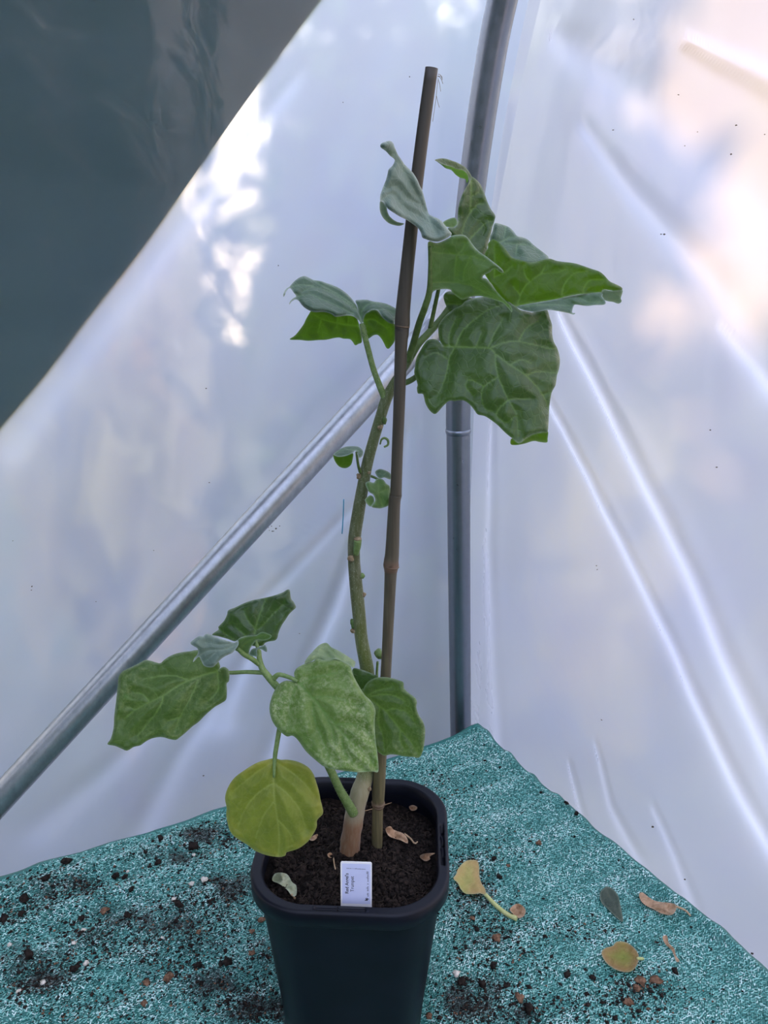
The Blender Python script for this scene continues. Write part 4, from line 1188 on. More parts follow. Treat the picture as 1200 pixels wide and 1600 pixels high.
lG = leaf('leaf', [(G_(g1), ctG1, vG1, 'greydark', dict(spacing=2.0, relief=2.2)), (G_(g2), ctG2, [G_([(760, 540), (600, 520), (430, 480), (330, 430)]), G_([(555, 460), (545, 560)]), G_([(655, 450), (650, 540)]), G_([(400, 480), (370, 600)])], 'glow', dict(spacing=2.2)),
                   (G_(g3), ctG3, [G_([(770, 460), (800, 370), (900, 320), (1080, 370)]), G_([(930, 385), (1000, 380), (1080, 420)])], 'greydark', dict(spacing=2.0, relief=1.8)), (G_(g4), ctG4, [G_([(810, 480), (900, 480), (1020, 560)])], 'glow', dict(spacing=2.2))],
          plant, 'folded leaf left of the cane, grey-green above and glowing green beneath')
pp_ = [(601, 622, .576, 5.5), (592, 600, .576, 5), (583, 575, .575, 4.6), (575, 545, .574, 4.6), (569, 522, .572, 4.4), (565, 506, .570, 3.6)]
st = stalk('petiole', pp_, PETIOLE, lG)
P3, R3 = pix_tube(pp_, 8, 10); hairs('petiole_fuzz', P3, R3, 700, 0.0013, plant)

# branches of the crown
br = stalk('crown_branch', [(634, 572, .578, 6), (652, 540, .580, 5.8), (670, 520, .584, 5.6), (690, 498, .590, 5.6), (707, 476, .596, 6), (720, 462, .600, 6)], DARKPET, plant)
H2 = lambda p: X(p, 630, 340, 6.6667)
H1 = lambda p: X(p, 580, 210, 7.5)
h1 = [(105, 140), (120, 105), (170, 85), (220, 75), (255, 100), (280, 160), (310, 230), (350, 290), (390, 350), (440, 400), (490, 450), (540, 530), (570, 600), (600, 660), (630, 770), (650, 850), (675, 930), (720, 960), (770, 980), (820, 1010), (860, 1060), (900, 1110), (945, 1165),
      (915, 1198), (850, 1235), (780, 1258), (700, 1250), (645, 1230), (600, 1210), (583, 1160), (550, 1100), (480, 1045), (410, 1000), (340, 965), (280, 930), (220, 890), (185, 860), (150, 800), (125, 782), (105, 790), (105, 720), (130, 640), (170, 540), (190, 470), (205, 410), (250, 365), (275, 310), (265, 285), (220, 250), (170, 195), (125, 165)]
hk = [(103, 785), (98, 860), (113, 930), (148, 990), (208, 1042), (280, 1066), (340, 1071), (388, 1046), (340, 1034), (290, 1018), (240, 983), (207, 945), (187, 890), (182, 858), (150, 802), (125, 785)]
h2 = [(262, 250), (340, 262), (400, 248), (470, 215), (520, 185), (600, 178), (650, 188), (690, 230), (740, 300), (800, 360), (860, 400), (930, 455), (1000, 510), (1040, 550), (1045, 575), (1010, 570), (950, 532), (900, 570), (840, 600), (828, 625), (870, 640), (920, 690), (960, 750), (1010, 810), (1070, 870), (1120, 920), (1137, 960), (1130, 988), (1095, 945),
      (1040, 890), (960, 862), (880, 835), (800, 818), (700, 825), (640, 850), (600, 850), (520, 790), (490, 752), (430, 745), (370, 750), (320, 767), (290, 805), (262, 800), (265, 700), (262, 500), (258, 350)]
ctH1 = [(706, 366, .545), (680, 375, .532), (660, 355, .532), (645, 330, .534), (625, 340, .522), (597, 315, .514), (610, 270, .524), (650, 285, .540), (666, 330, .545), (610, 222, .520), (596, 228, .514), (690, 340, .545)]
vH1 = [H1([(740, 1140), (660, 960), (560, 760), (430, 520), (330, 340), (270, 230)]), H1([(600, 830), (440, 760), (330, 640), (250, 610), (190, 650)]), H1([(700, 1060), (560, 960), (380, 860), (250, 700), (130, 760)])]
ctHk = [(597, 316, .514), (594, 330, .516), (606, 348, .524), (630, 350, .530), (606, 335, .520)]
ctH2 = [(672, 382, .536), (671, 455, .546), (706, 367, .545), (728, 370, .548), (785, 423, .532), (750, 432, .540), (700, 420, .552), (715, 460, .556), (765, 465, .545), (800, 485, .534)]
vH2 = [H2([(285, 270), (282, 450), (280, 790)]), H2([(300, 360), (450, 375), (600, 390), (720, 402), (850, 450)]), H2([(300, 678), (450, 670), (600, 685), (730, 715), (850, 780), (1000, 850), (1120, 950)]), H2([(560, 385), (540, 520), (530, 660)]), H2([(700, 400), (640, 540), (620, 670)]), H2([(560, 390), (620, 330), (640, 270)])]
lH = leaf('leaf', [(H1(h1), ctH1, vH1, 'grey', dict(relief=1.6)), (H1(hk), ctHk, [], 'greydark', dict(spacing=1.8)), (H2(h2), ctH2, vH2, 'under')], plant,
          'large twisted leaf crossing the cane, pale downy tip turned up')
stalk('petiole', [(637, 565, .577, 6), (645, 540, .572, 5.5), (655, 505, .560, 5.4), (664, 480, .550, 5.2), (671, 455, .5455, 4.8), (672, 420, .541, 3.2), (672, 385, .5365, 2.4)], DARKPET, lH)
# leaf I : upright behind
I1 = lambda p: X(p, 650, 230, 5.4545)
i1 = [(465, 250), (500, 265), (545, 310), (570, 360), (590, 410), (610, 470), (640, 530), (675, 580), (670, 620), (655, 670), (640, 730), (620, 800), (605, 870), (585, 930), (540, 960), (480, 900), (400, 850), (330, 800), (270, 695), (330, 685), (355, 650), (355, 600), (360, 520), (380, 440), (410, 370), (440, 320), (452, 295)]
i2 = [(160, 110), (200, 97), (250, 97), (310, 115), (370, 140), (430, 180), (468, 235), (475, 265), (455, 290), (440, 240), (400, 198), (350, 190), (300, 168), (240, 152), (195, 128)]
i2b = [(165, 112), (240, 150), (300, 166), (350, 188), (400, 196), (440, 238), (445, 290), (430, 306), (420, 272), (380, 262), (340, 237), (300, 195), (250, 178), (210, 145)]
i3 = [(230, 640), (280, 610), (330, 600), (350, 620), (355, 655), (320, 687), (270, 682), (245, 670)]
ctI = [(735, 275, .600), (755, 300, .606), (773, 337, .598), (757, 395, .590), (720, 360, .592), (717, 320, .590), (735, 330, .602)]
lI = leaf('leaf', [(I1(i1), ctI, [I1([(468, 260), (470, 400), (455, 560), (410, 660), (390, 760)]), I1([(455, 570), (520, 490), (580, 485)]), I1([(440, 800), (540, 700), (590, 650), (650, 628)]), I1([(470, 420), (540, 380)])], 'deep'),
                   (I1(i2), [(682, 250, .575), (710, 250, .588), (735, 275, .599)], [], 'deep', dict(spacing=1.8)), (I1(i2b), [(682, 251, .576), (715, 268, .584), (730, 282, .598)], [], 'glow', dict(spacing=1.8)),
                   (I1(i3), [(695, 345, .588), (712, 345, .592), (700, 355, .586)], [], 'under', dict(spacing=1.8))], plant, 'upright leaf in front of the hoop tube with its tip hooked over')
stalk('petiole', [(707, 476, .596, 4), (712, 440, .600, 4), (718, 400, .600, 3.4), (722, 370, .598, 2.6)], DARKPET, lI)
# leaf J : behind right
j1 = [(680, 645), (740, 660), (790, 680), (830, 715), (860, 755), (900, 765), (950, 785), (1000, 830), (1050, 870), (1090, 900), (1130, 940), (1110, 990), (1000, 1010), (900, 1000), (820, 980), (760, 930), (690, 880), (640, 840), (630, 770), (650, 720), (665, 660)]
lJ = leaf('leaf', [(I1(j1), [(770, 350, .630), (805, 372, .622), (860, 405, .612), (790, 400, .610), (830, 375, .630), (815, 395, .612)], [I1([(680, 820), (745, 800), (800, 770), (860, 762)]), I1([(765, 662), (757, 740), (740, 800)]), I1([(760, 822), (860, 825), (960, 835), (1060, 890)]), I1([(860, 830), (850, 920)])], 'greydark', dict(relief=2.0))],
          plant, 'grey-green leaf showing its back behind the bright leaf')
stalk('petiole', [(720, 462, .600, 4), (745, 430, .610, 3.6), (772, 400, .612, 3)], DARKPET, lJ)
# leaf K : bright backlit leaf on the right
K_ = lambda p: X(p, 740, 340, 5.0)
k1 = [(85, 285), (110, 240), (115, 200), (150, 168), (180, 180), (230, 220), (270, 270), (300, 310), (350, 325), (400, 340), (450, 350), (520, 335), (590, 320), (660, 340), (780, 355), (850, 375), (920, 400), (980, 420), (1020, 450), (1060, 495), (1110, 520), (1150, 540), (1162, 565), (1100, 572), (1020, 562), (1000, 585),
      (900, 592), (780, 607), (640, 638), (500, 662), (400, 682), (320, 695), (250, 660), (180, 580), (110, 480), (70, 400)]
k2 = [(330, 692), (420, 676), (640, 638), (800, 605), (1000, 583), (1005, 615), (1030, 655), (1020, 680), (940, 685), (880, 690), (800, 680), (782, 690), (770, 740), (797, 745), (780, 758), (740, 746), (660, 731), (580, 722), (480, 737), (400, 727), (350, 708)]
k3 = [(998, 590), (1015, 563), (1080, 571), (1158, 566), (1162, 590), (1150, 630), (1157, 655), (1130, 673), (1090, 660), (1040, 652), (1008, 632)]
ctK = [(762, 395, .585), (770, 374, .588), (825, 412, .578), (860, 404, .580), (930, 422, .568), (971, 452, .558), (940, 457, .562), (870, 468, .568), (808, 477, .572)]
ctK2 = [(808, 477, .5715), (870, 468, .5675), (940, 457, .5615), (945, 476, .552), (897, 490, .556), (850, 485, .560), (820, 484, .566)]
lK = leaf('leaf', [(K_(k1), ctK, [K_(v) for v in [[(320, 692), (500, 660), (640, 636), (780, 605), (1000, 583)], [(345, 675), (380, 570), (440, 500), (530, 440), (640, 432), (730, 400)], [(690, 615), (700, 540), (740, 480), (790, 435), (890, 415)], [(855, 592), (870, 530), (920, 485), (1020, 480)], [(160, 470), (165, 330), (160, 200)],
                               [(160, 465), (240, 430), (300, 380)], [(530, 440), (560, 370)], [(440, 500), (400, 440), (390, 370)], [(360, 600), (310, 540)]]], 'glow'),
                   (K_(k2), ctK2, [K_([(400, 690), (600, 680), (760, 690)]), K_([(820, 620), (900, 660), (1000, 660)])], 'greydark', dict(spacing=2.2)), (K_(k3), [(940, 458, .560), (971, 453, .556), (970, 474, .552), (942, 468, .555)], [], 'deep', dict(spacing=2.0))],
          plant, 'broad backlit bright green leaf pointing away from the cane')
stalk('petiole', [(716, 466, .598, 4.5), (750, 476, .590, 4), (785, 482, .580, 3.6), (806, 478, .573, 3)], DARKPET, lK)
# leaf L : big lower right leaf
L_ = lambda p: X(p, 640, 460, 4.8)
l1 = [(250, 388), (225, 345), (215, 280), (220, 225), (250, 180), (290, 140), (340, 105), (390, 80), (420, 50), (500, 25), (620, 15), (720, 40), (780, 80), (830, 115), (890, 130), (930, 132), (980, 100), (1010, 100), (1035, 120), (1050, 170), (1068, 230), (1070, 290), (1080, 350), (1110, 410), (1128, 490), (1120, 560), (1105, 610), (1095, 680),
      (1065, 740), (1050, 830), (1045, 900), (1040, 1000), (1030, 1038), (1000, 1036), (940, 1046), (880, 1076), (820, 1116), (770, 1080), (720, 1040), (660, 980), (600, 935), (560, 912), (510, 900), (480, 860), (450, 825), (400, 795), (340, 800), (295, 800), (250, 840), (210, 885), (185, 897), (150, 870), (120, 820), (105, 760), (95, 745), (62, 742), (55, 700), (60, 680),
      (50, 640), (35, 590), (40, 540), (50, 480), (80, 420), (110, 370), (140, 340), (190, 335), (225, 355)]
l2 = [(757, 1095), (770, 1080), (820, 1116), (880, 1076), (940, 1046), (1000, 1036), (1038, 1030), (1035, 1080), (1030, 1110), (980, 1108), (930, 1100), (860, 1120), (800, 1130), (760, 1125)]
ctL = [(692, 541, .572), (650, 590, .566), (680, 640, .555), (700, 600, .556), (720, 470, .585), (765, 545, .556), (800, 470, .574), (855, 485, .576), (873, 560, .562), (760, 610, .544), (822, 585, .544), (857, 660, .538), (810, 692, .530), (770, 655, .538), (715, 560, .564)]
vL = [L_(v) for v in [[(250, 388), (350, 392), (480, 398), (600, 405), (650, 450), (750, 525), (870, 605), (960, 700), (1010, 770), (1038, 850)], [(640, 445), (660, 600), (740, 790), (800, 900), (815, 1080)], [(600, 405), (700, 365), (800, 352), (920, 375), (1040, 405), (1110, 405)], [(345, 385), (400, 270), (500, 180), (600, 110), (720, 75)],
      [(295, 388), (300, 290), (350, 180)], [(340, 400), (300, 470), (270, 620), (210, 760)], [(740, 790), (820, 780), (910, 790)], [(660, 620), (560, 690), (540, 760), (560, 850), (630, 880)], [(740, 790), (660, 870), (660, 920), (730, 960), (790, 910)], [(880, 605), (960, 580), (1100, 590)], [(820, 348), (880, 250), (970, 200)],
      [(590, 395), (640, 290), (700, 180)], [(500, 392), (540, 290)], [(995, 755), (1060, 735)], [(560, 690), (450, 640), (420, 690), (470, 750)], [(750, 530), (840, 490), (920, 520)], [(280, 480), (200, 440), (110, 470)]]]
lL = leaf('leaf', [(L_(l1), ctL, vL, 'deep', dict(relief=0.9)), (L_(l2), [(798, 686, .535), (857, 675, .540), (812, 695, .536), (854, 690, .541)], [], 'glow', dict(spacing=2.0))], plant, 'largest drooping dark green leaf in front of the hoop tube')
stalk('petiole', [(620, 600, .577, 5), (636, 597, .577, 4.6), (650, 589, .577, 4.4), (668, 575, .578, 4), (682, 555, .576, 3.4), (693, 541, .573, 2.8)], DARKPET, lL)
# small leaf between the petioles
m1 = [(693, 462), (703, 455), (725, 462), (752, 472), (745, 482), (722, 486), (705, 490), (697, 478)]
lM = leaf('leaf', [(m1, [(697, 470, .590), (750, 475, .585), (720, 486, .588)], [[(697, 475), (748, 476)]], 'deep', dict(spacing=2.0))], plant, 'small dark leaf tucked under the twisted leaf')
stalk('petiole', [(672, 513, .585, 3.6), (677, 490, .582, 3.4), (683, 462, .576, 3.2), (688, 440, .570, 2.8)], DARKPET, lM)
# small curled leaves on the stem
N_ = lambda p: X(p, 480, 580, 5.0)
n1 = [(205, 650), (230, 625), (280, 595), (340, 585), (400, 590), (437, 625), (432, 662), (405, 678), (388, 640), (375, 620), (352, 640), (300, 662), (240, 668)]
n2 = [(204, 652), (240, 664), (300, 658), (356, 640), (355, 690), (340, 735), (300, 758), (250, 745), (215, 700)]
lN = leaf('leaf', [(N_(n1), [(521, 710, .566), (548, 698, .574), (566, 708, .570), (556, 705, .562), (530, 712, .562)], [N_([(400, 620), (300, 610), (215, 645)])], 'greydark', dict(spacing=1.6)), (N_(n2), [(521, 711, .567), (550, 709, .570), (540, 730, .574)], [], 'glow', dict(spacing=1.8))],
          plant, 'small leaf curled over like a hood on the stem')
stalk('petiole', [(563, 738, .572, 2.6), (560, 728, .568, 2.2), (558, 715, .565, 2), (557, 706, .564, 1.8)], DARKPET, lN)
o1 = [(455, 880), (480, 860), (520, 870), (545, 840), (590, 845), (620, 880), (648, 910), (650, 1030), (590, 1068), (540, 1070), (500, 1055), (530, 1010), (515, 965), (480, 940)]
o2 = [(453, 1000), (490, 970), (518, 985), (522, 1030), (495, 1058), (462, 1032)]
o3 = [(530, 790), (560, 765), (600, 770), (650, 800), (650, 845), (605, 832), (560, 836)]
lO = leaf('leaf', [(N_(o1), [(575, 755, .570), (600, 755, .574), (600, 790, .568), (585, 793, .564), (585, 770, .564)], [N_([(590, 1060), (560, 960), (560, 850)]), N_([(560, 950), (620, 920)])], 'under', dict(spacing=1.8)), (N_(o2), [(571, 780, .564), (583, 776, .566), (578, 790, .562)], [], 'under', dict(spacing=1.6)),
                   (N_(o3), [(587, 735, .572), (608, 745, .576), (598, 745, .574)], [], 'greydark', dict(spacing=1.6))], plant, 'small crinkled leaf between the stem and the cane')
stalk('petiole', [(573, 742, .578, 2.5), (585, 746, .578, 2), (596, 752, .575, 1.8)], DARKPET, lO)
stalk('tendril', [(594, 694, .573, 1.2), (596, 687, .571, 1.6), (601, 684.5, .570, 1.9), (606, 688, .570, 2), (606, 695, .570, 1.8), (600, 698.5, .570, 1.5)], PETIOLE, plant)
stalk('bud_stalk', [(582, 1078, .579, 2.6), (588, 1062, .581, 2.4), (589, 1048, .583, 2), (590, 1034, .584, 2)], PETIOLE, plant)
nub('bud', 592, 1022, .584, 8, PETIOLE, 1.15)

# ================================================================== bamboo cane
def cane():
    pts = [(588.5, 1335, .576, 8.6), (589, 1325, .576, 8.6), (589.5, 1290, .575, 8.6), (590.2, 1262, .575, 8.6), (590.6, 1255, .575, 10.6), (591, 1249, .575, 9.6), (591.5, 1235, .574, 10), (595, 1180, .573, 9.2), (603, 1050, .570, 8.3), (607, 970, .568, 8.6), (610, 905, .566, 9.4), (610.6, 892, .566, 10.4), (611, 884, .5655, 12.2), (611.4, 876, .565, 11.6),
           (613, 858, .565, 10.8), (616, 790, .563, 9.4), (618.3, 773, .563, 9.7), (618.8, 765, .5625, 9), (621, 700, .561, 8.8), (623.5, 640, .559, 9.2), (626.5, 545, .557, 9.8), (627.8, 522, .557, 11), (628.2, 513, .557, 11.2), (628.6, 505, .557, 12), (630, 480, .556, 11.3), (636, 420, .555, 10.6), (648, 310, .553, 10.2), (661, 205, .551, 10.1), (674.5, 106, .549, 10)]
    P, R = pix_tube(pts, 5, 16)
    loc = P[0]
    root = empty('bamboo_cane', loc); tag(root, 'weathered bamboo cane pushed upright into the compost beside the stem', 'cane')
    V, F = tube_geo(P, R, 16)
    n = len(P); al = np.linspace(0, 1, n)
    py = np.interp(np.linspace(0, 1, n), np.linspace(0, 1, len(pts)), [p[1] for p in pts])
    node = np.zeros(n); dark = np.zeros(n)
    for y, w in ((1255, 5), (884, 9)): node = np.maximum(node, np.exp(-((py - y) / w) ** 2) * 0.9)
    for y, w, a in ((514, 5, .85), (880, 2, .7), (773, 3, .45), (1250, 1.5, .5)): dark = np.maximum(dark, a * np.exp(-((py - y) / w) ** 2))
    dk = np.repeat(dark, 16) * np.clip(0.55 + 0.9 * fbm(np.tile(np.arange(16), n) * 0.8, np.repeat(py, 16) * 0.4, 171, 2), 0, 1)
    Hc = CAMZ
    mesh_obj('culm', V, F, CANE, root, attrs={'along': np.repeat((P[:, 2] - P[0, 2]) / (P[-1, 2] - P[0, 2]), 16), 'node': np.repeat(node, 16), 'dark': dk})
    for (x, y, Y, r) in ((590.6, 1256, .575, 10.8), (590.3, 1260, .575, 9.8), (611, 886, .5655, 12.4), (628.2, 511, .557, 11.8)):
        c = PY(x, y, Y); c2 = PY(x + 0.5, y - 3, Y); V, F = tube_geo(np.array([c, (c + c2) / 2, c2]), np.array([.96, 1.03, .96]) * r * mpp(x, y, Y), 16)
        o = mesh_obj('node_ring', V, F, CANE, root, attrs={'along': np.full(len(V), 0.3), 'node': np.full(len(V), 0.5), 'dark': np.full(len(V), 0.1)})
    # splinters frayed off the cut top
    for pl in ([(684, 118), (689, 123), (692, 131)], [(684, 122), (687, 132), (688.5, 143)], [(683.5, 120), (690, 119), (691, 125)], [(682, 150), (684, 160), (686.5, 168)], [(684, 125), (681, 155), (676, 190)], [(684, 116), (688, 117), (690, 122)]):
        Q = catmull(np.array([PY(a, b, .548) for a, b in pl]), 5); V, F = tube_geo(Q, 0.00016, 5)
        mesh_obj('frayed_fibre', V, F, SCAR, root)
cane()

# ================================================================== plant label
def label():
    a, b = PY(532.6, 1421, .5005), PY(581, 1422.5, .4995)
    tl, tr = PY(535.3, 1344.3, .5065), PY(584, 1348, .5055)
    ux = (b - a); W = np.linalg.norm(ux); ux /= W
    uy = ((tl - a) + (tr - b)) / 2; Ht = np.linalg.norm(uy); uy = uy - uy.dot(ux) * ux; uy /= np.linalg.norm(uy)
    nz = np.cross(ux, uy)
    if nz[1] > 0: nz = -nz
    O = a.copy(); down = 0.022
    root = empty('plant_label', O - uy * down); tag(root, "white plastic plant label with a printed sticker pushed into the compost", 'plant label')
    def pl(name, x0, x1, y0, y1, zc, th, mat, rad=0.0015, point=False):
        n = 6; pts = []
        if point:
            pts = [(x0, y0 + 0.012), ((x0 + x1) / 2 - 0.003, y0), ((x0 + x1) / 2 + 0.003, y0), (x1, y0 + 0.012)]
        else:
            pts = [(x0, y0), (x1, y0)]
        for k in range(n + 1):
            t = math.pi / 2 * k / n; pts.append((x1 - rad + rad * math.cos(t), y1 - rad + rad * math.sin(t)))
        for k in range(n + 1):
            t = math.pi / 2 + math.pi / 2 * k / n; pts.append((x0 + rad + rad * math.cos(t), y1 - rad + rad * math.sin(t)))
        N = len(pts); V = []
        for d in (zc, zc + th):
            V += [O + ux * p[0] + uy * p[1] + nz * d for p in pts]
        F = [list(range(N))[::-1], list(range(N, 2 * N))] + [[i, (i + 1) % N, N + (i + 1) % N, N + i] for i in range(N)]
        return mesh_obj(name, V, F, mat, root, smooth=False)
    pl('plate', 0, W, -down, Ht, 0, 0.0008, WHITE, 0.0016, True)
    stk = pl('sticker', W * 0.05, W * 0.955, Ht * 0.145, Ht * 0.965, 0.0008, 0.00012, STICKER, 0.0006)
    zt = 0.00096
    def text(name, s, cx, cy, size, ang, bold=0.0):
        cu = bpy.data.curves.new('t', 'FONT'); cu.body = s; cu.size = size; cu.align_x = 'CENTER'; cu.align_y = 'CENTER'; cu.resolution_u = 3; cu.offset = bold
        ob = bpy.data.objects.new('t', cu); COL.objects.link(ob)
        dg = bpy.context.evaluated_depsgraph_get(); me = bpy.data.meshes.new_from_object(ob.evaluated_get(dg))
        vs = np.array([v.co[:] for v in me.vertices]); fs = [list(p.vertices) for p in me.polygons]
        bpy.data.objects.remove(ob); bpy.data.curves.remove(cu); bpy.data.meshes.remove(me)
        c, sn = math.cos(ang), math.sin(ang)
        V = [O + ux * (cx + c * p[0] - sn * p[1]) + uy * (cy + sn * p[0] + c * p[1]) + nz * zt for p in vs]
        mesh_obj(name, V, fs, INK, stk, smooth=False)
    text('lettering', "Red Angel's", W * 0.205, Ht * 0.56, W * 0.155, math.radians(90), W * 0.003)
    text('lettering', 'Trumpet', W * 0.375, Ht * 0.55, W * 0.155, math.radians(90), W * 0.0015)
    # two lines of print too small to read: rows of tiny strokes
    def strokes(name, x0, y0, x1, y1, n, h, gaps):
        r = random.Random(n); mb = MB(); d = np.array([x1 - x0, y1 - y0]); L = np.linalg.norm(d); d /= L; e = np.array([-d[1], d[0]])
        for i in range(n):
            if i in gaps: continue
            t = L * (i + 0.5) / n; w = L / n * 0.36; hh = h * r.choice((0.6, 0.7, 0.65, 1.0))
            for (a, b2, c, d2) in ((-w, -w * 0.4, -h / 2, -h / 2 + hh), (w * 0.3, w * 0.8, -h / 2, -h / 2 + hh * r.choice((0.6, 1))), (-w, w, -h / 2 + hh * 0.35, -h / 2 + hh * 0.35 + h * 0.16)):
                q = [np.array([x0, y0]) + d * (t + a) + e * c, np.array([x0, y0]) + d * (t + b2) + e * c, np.array([x0, y0]) + d * (t + b2) + e * d2, np.array([x0, y0]) + d * (t + a) + e * d2]
                mb.add([O + ux * p[0] + uy * p[1] + nz * zt for p in q], [[0, 1, 2, 3]])
        mb.build(name, INK, stk, smooth=False)
    strokes('small_print', W * 0.19, Ht * 0.875, W * 0.80, Ht * 0.865, 22, W * 0.045, (6, 8))
    strokes('small_print', W * 0.86, Ht * 0.30, W * 0.86, Ht * 0.82, 19, W * 0.075, (3, 8, 10))
    mb = MB()
    for cx, cy, r in ((0.84, 0.235, 0.034), (0.795, 0.225, 0.02), (0.81, 0.26, 0.017), (0.85, 0.265, 0.02), (0.885, 0.25, 0.018)):
        pts = [O + ux * (W * (cx + r * math.cos(t))) + uy * (Ht * cy + W * r * math.sin(t)) + nz * zt for t in np.linspace(0, 6.283, 12, endpoint=False)]
        mb.add(pts, [list(range(12))])
    mb.build('logo_mark', INK, stk, smooth=False)
label()

# ================================================================== fallen leaves
def flat_leaf(name, outline, veins, mat, label, cat, zf, lift, curl, stalk_pts=None, stalk_mat=None, spacing=2.2, crumple=0.0012):
    """lies on a surface: zf(x,y) gives the surface height; lift(px,py) the height of the blade above it"""
    cx = np.mean([p[0] for p in outline]); cy = np.mean([p[1] for p in outline]); rr = max(np.hypot(p[0] - cx, p[1] - cy) for p in outline)
    ex = {}
    def place(qx, qy, dep):
        t = ((qx - cx) ** 2 + (qy - cy) ** 2) / rr ** 2
        e = 0.75 * curl * t + crumple * fbm(qx / 11 + cx, qy / 11, 7, 3); e = e - e.min() + (0.0007 if zf is net_z else 0.0017)     # rests on the tape loops / soil grains
        ex['q'] = np.column_stack([qx, qy]); ex['e'] = e
        out = []
        for a, b, h in zip(qx, qy, e):
            z = TZ + 0.006
            for _ in range(4): P = PZ(a, b, z); z = zf(P[0], P[1]) + h
            out.append(PZ(a, b, z))
        return np.array(out)
    if mat in ('ftan', 'fpale'): crumple = 0.0045
    V, tri, at = patch(outline, [(0, 0, 0)], veins, place=place, spacing=spacing)
    o = mesh_obj(name, V, tri, LM[mat], attrs=at); tag(o, label, cat)
    if stalk_pts:
        Q = []
        a0 = stalk_pts[0]; e0 = max(0.0, ex['e'][np.argmin(np.hypot(ex['q'][:, 0] - a0[0], ex['q'][:, 1] - a0[1]))])
        for i, (a, b, r) in enumerate(stalk_pts):
            z = TZ + 0.006; k = 1 - i / (len(stalk_pts) - 1)
            for _ in range(4): P = PZ(a, b, z); z = zf(P[0], P[1]) + e0 * k * k + 0.7 * r * np.linalg.norm(P - np.array([0, 0, CAMZ])) / FPX
            P = PZ(a, b, z); Q.append([*P, r * np.linalg.norm(P - np.array([0, 0, CAMZ])) / FPX])
        Q = catmull(np.array(Q), 6); V, F = tube_geo(Q[:, :3], np.maximum(Q[:, 3], 2e-4), 8)
        mesh_obj('leaf_stalk', V, F, stalk_mat, o)
    return o
YST = simple('yellow_leaf_stalk', (0.42, 0.45, 0.16), (0.55, 0.56, 0.26), 200, 0.5)
TST = simple('dry_leaf_stalk', (0.34, 0.22, 0.12), (0.5, 0.36, 0.22), 200, 0.7)
Q1 = lambda p: X(p, 680, 1130, 4.286)
flat_leaf('fallen_leaf', Q1([(200, 925), (240, 915), (280, 920), (295, 960), (297, 1020), (310, 1070), (335, 1110), (338, 1150), (300, 1140), (250, 1145), (200, 1140), (170, 1110), (150, 1070), (122, 1040), (140, 1010), (155, 970)]),
          [Q1([(335, 1140), (270, 1060), (230, 980), (215, 930)]), Q1([(270, 1060), (200, 1050), (150, 1040)]), Q1([(290, 1085), (280, 1000)])], 'fyellow', 'yellow fallen leaf with a long curved stalk beside the pot', 'leaf', net_z, 0.001, 0.010,
          [(758, 1397, 2.6), (773, 1413, 3), (790, 1427, 3.2), (808, 1436, 3.4)], YST)
Q2 = lambda p: X(p, 680, 1300, 2.308)
flat_leaf('fallen_leaf', Q2([(594, 222), (615, 198), (640, 205), (660, 230), (668, 265), (675, 300), (676, 324), (650, 305), (620, 275), (600, 255)]), [Q2([(612, 200), (640, 255), (674, 320)]), Q2([(625, 228), (605, 245)]), Q2([(640, 255), (665, 250)]), Q2([(645, 265), (628, 275)])], 'fdark',
          'small dark green fallen leaf lying on the netting', 'leaf', net_z, 0.001, 0.003)
flat_leaf('fallen_leaf', Q2([(735, 225), (748, 218), (770, 235), (800, 250), (860, 258), (870, 275), (855, 298), (820, 295), (790, 280), (760, 265), (742, 248)]), [Q2([(868, 272), (800, 262), (742, 228)]), Q2([(850, 288), (800, 278), (760, 255)])], 'ftan',
          'curled dry tan leaf near the edge of the bench', 'leaf', net_z, 0.002, 0.009, [(1055, 1416, 1.6), (1070, 1422, 1.4), (1079, 1431, 1.2)], TST)
flat_leaf('fallen_leaf', Q2([(600, 440), (610, 420), (640, 410), (655, 395), (690, 398), (720, 420), (735, 450), (725, 485), (700, 505), (660, 500), (620, 475)]), [Q2([(735, 458), (670, 450), (605, 440)]), Q2([(690, 453), (660, 405)]), Q2([(690, 453), (660, 495)])], 'folive',
          'round olive-yellow fallen leaf with a browned end', 'leaf', net_z, 0.001, 0.006, [(996, 1498, 1.8), (1002, 1498, 2), (1005, 1498, 1.6)], YST)
flat_leaf('fallen_leaf', Q2([(820, 378), (836, 374), (842, 400), (862, 420), (868, 445), (881, 464), (869, 467), (855, 430), (830, 405)]), [Q2([(828, 378), (850, 415), (875, 464)])], 'ftan', 'narrow shrivelled brown leaf lying behind the round olive leaf', 'leaf', net_z, 0.001, 0.004, spacing=1.8)
flat_leaf('fallen_leaf', Q1([(500, 1245), (540, 1210), (575, 1215), (605, 1250), (595, 1290), (560, 1305), (520, 1275)]), [Q1([(510, 1260), (590, 1260)])], 'ftan', 'crumpled grey-brown leaf scrap by the end of the yellow stalk', 'leaf', net_z, 0.002, 0.006, spacing=1.6)
Q3 = lambda p: X(p, 380, 1180, 3.53)
flat_leaf('fallen_leaf', Q3([(160, 690), (180, 650), (240, 655), (270, 700), (293, 720), (293, 770), (270, 776), (240, 740), (200, 710)]), [Q3([(275, 770), (240, 700), (175, 665)])], 'fpale', 'dry pale green leaf lying on the compost by the pot rim', 'leaf', soil_z, 0.003, 0.007, [(456, 1398, 1.6), (459, 1402, 1.6), (462, 1405, 1.6)], TST)
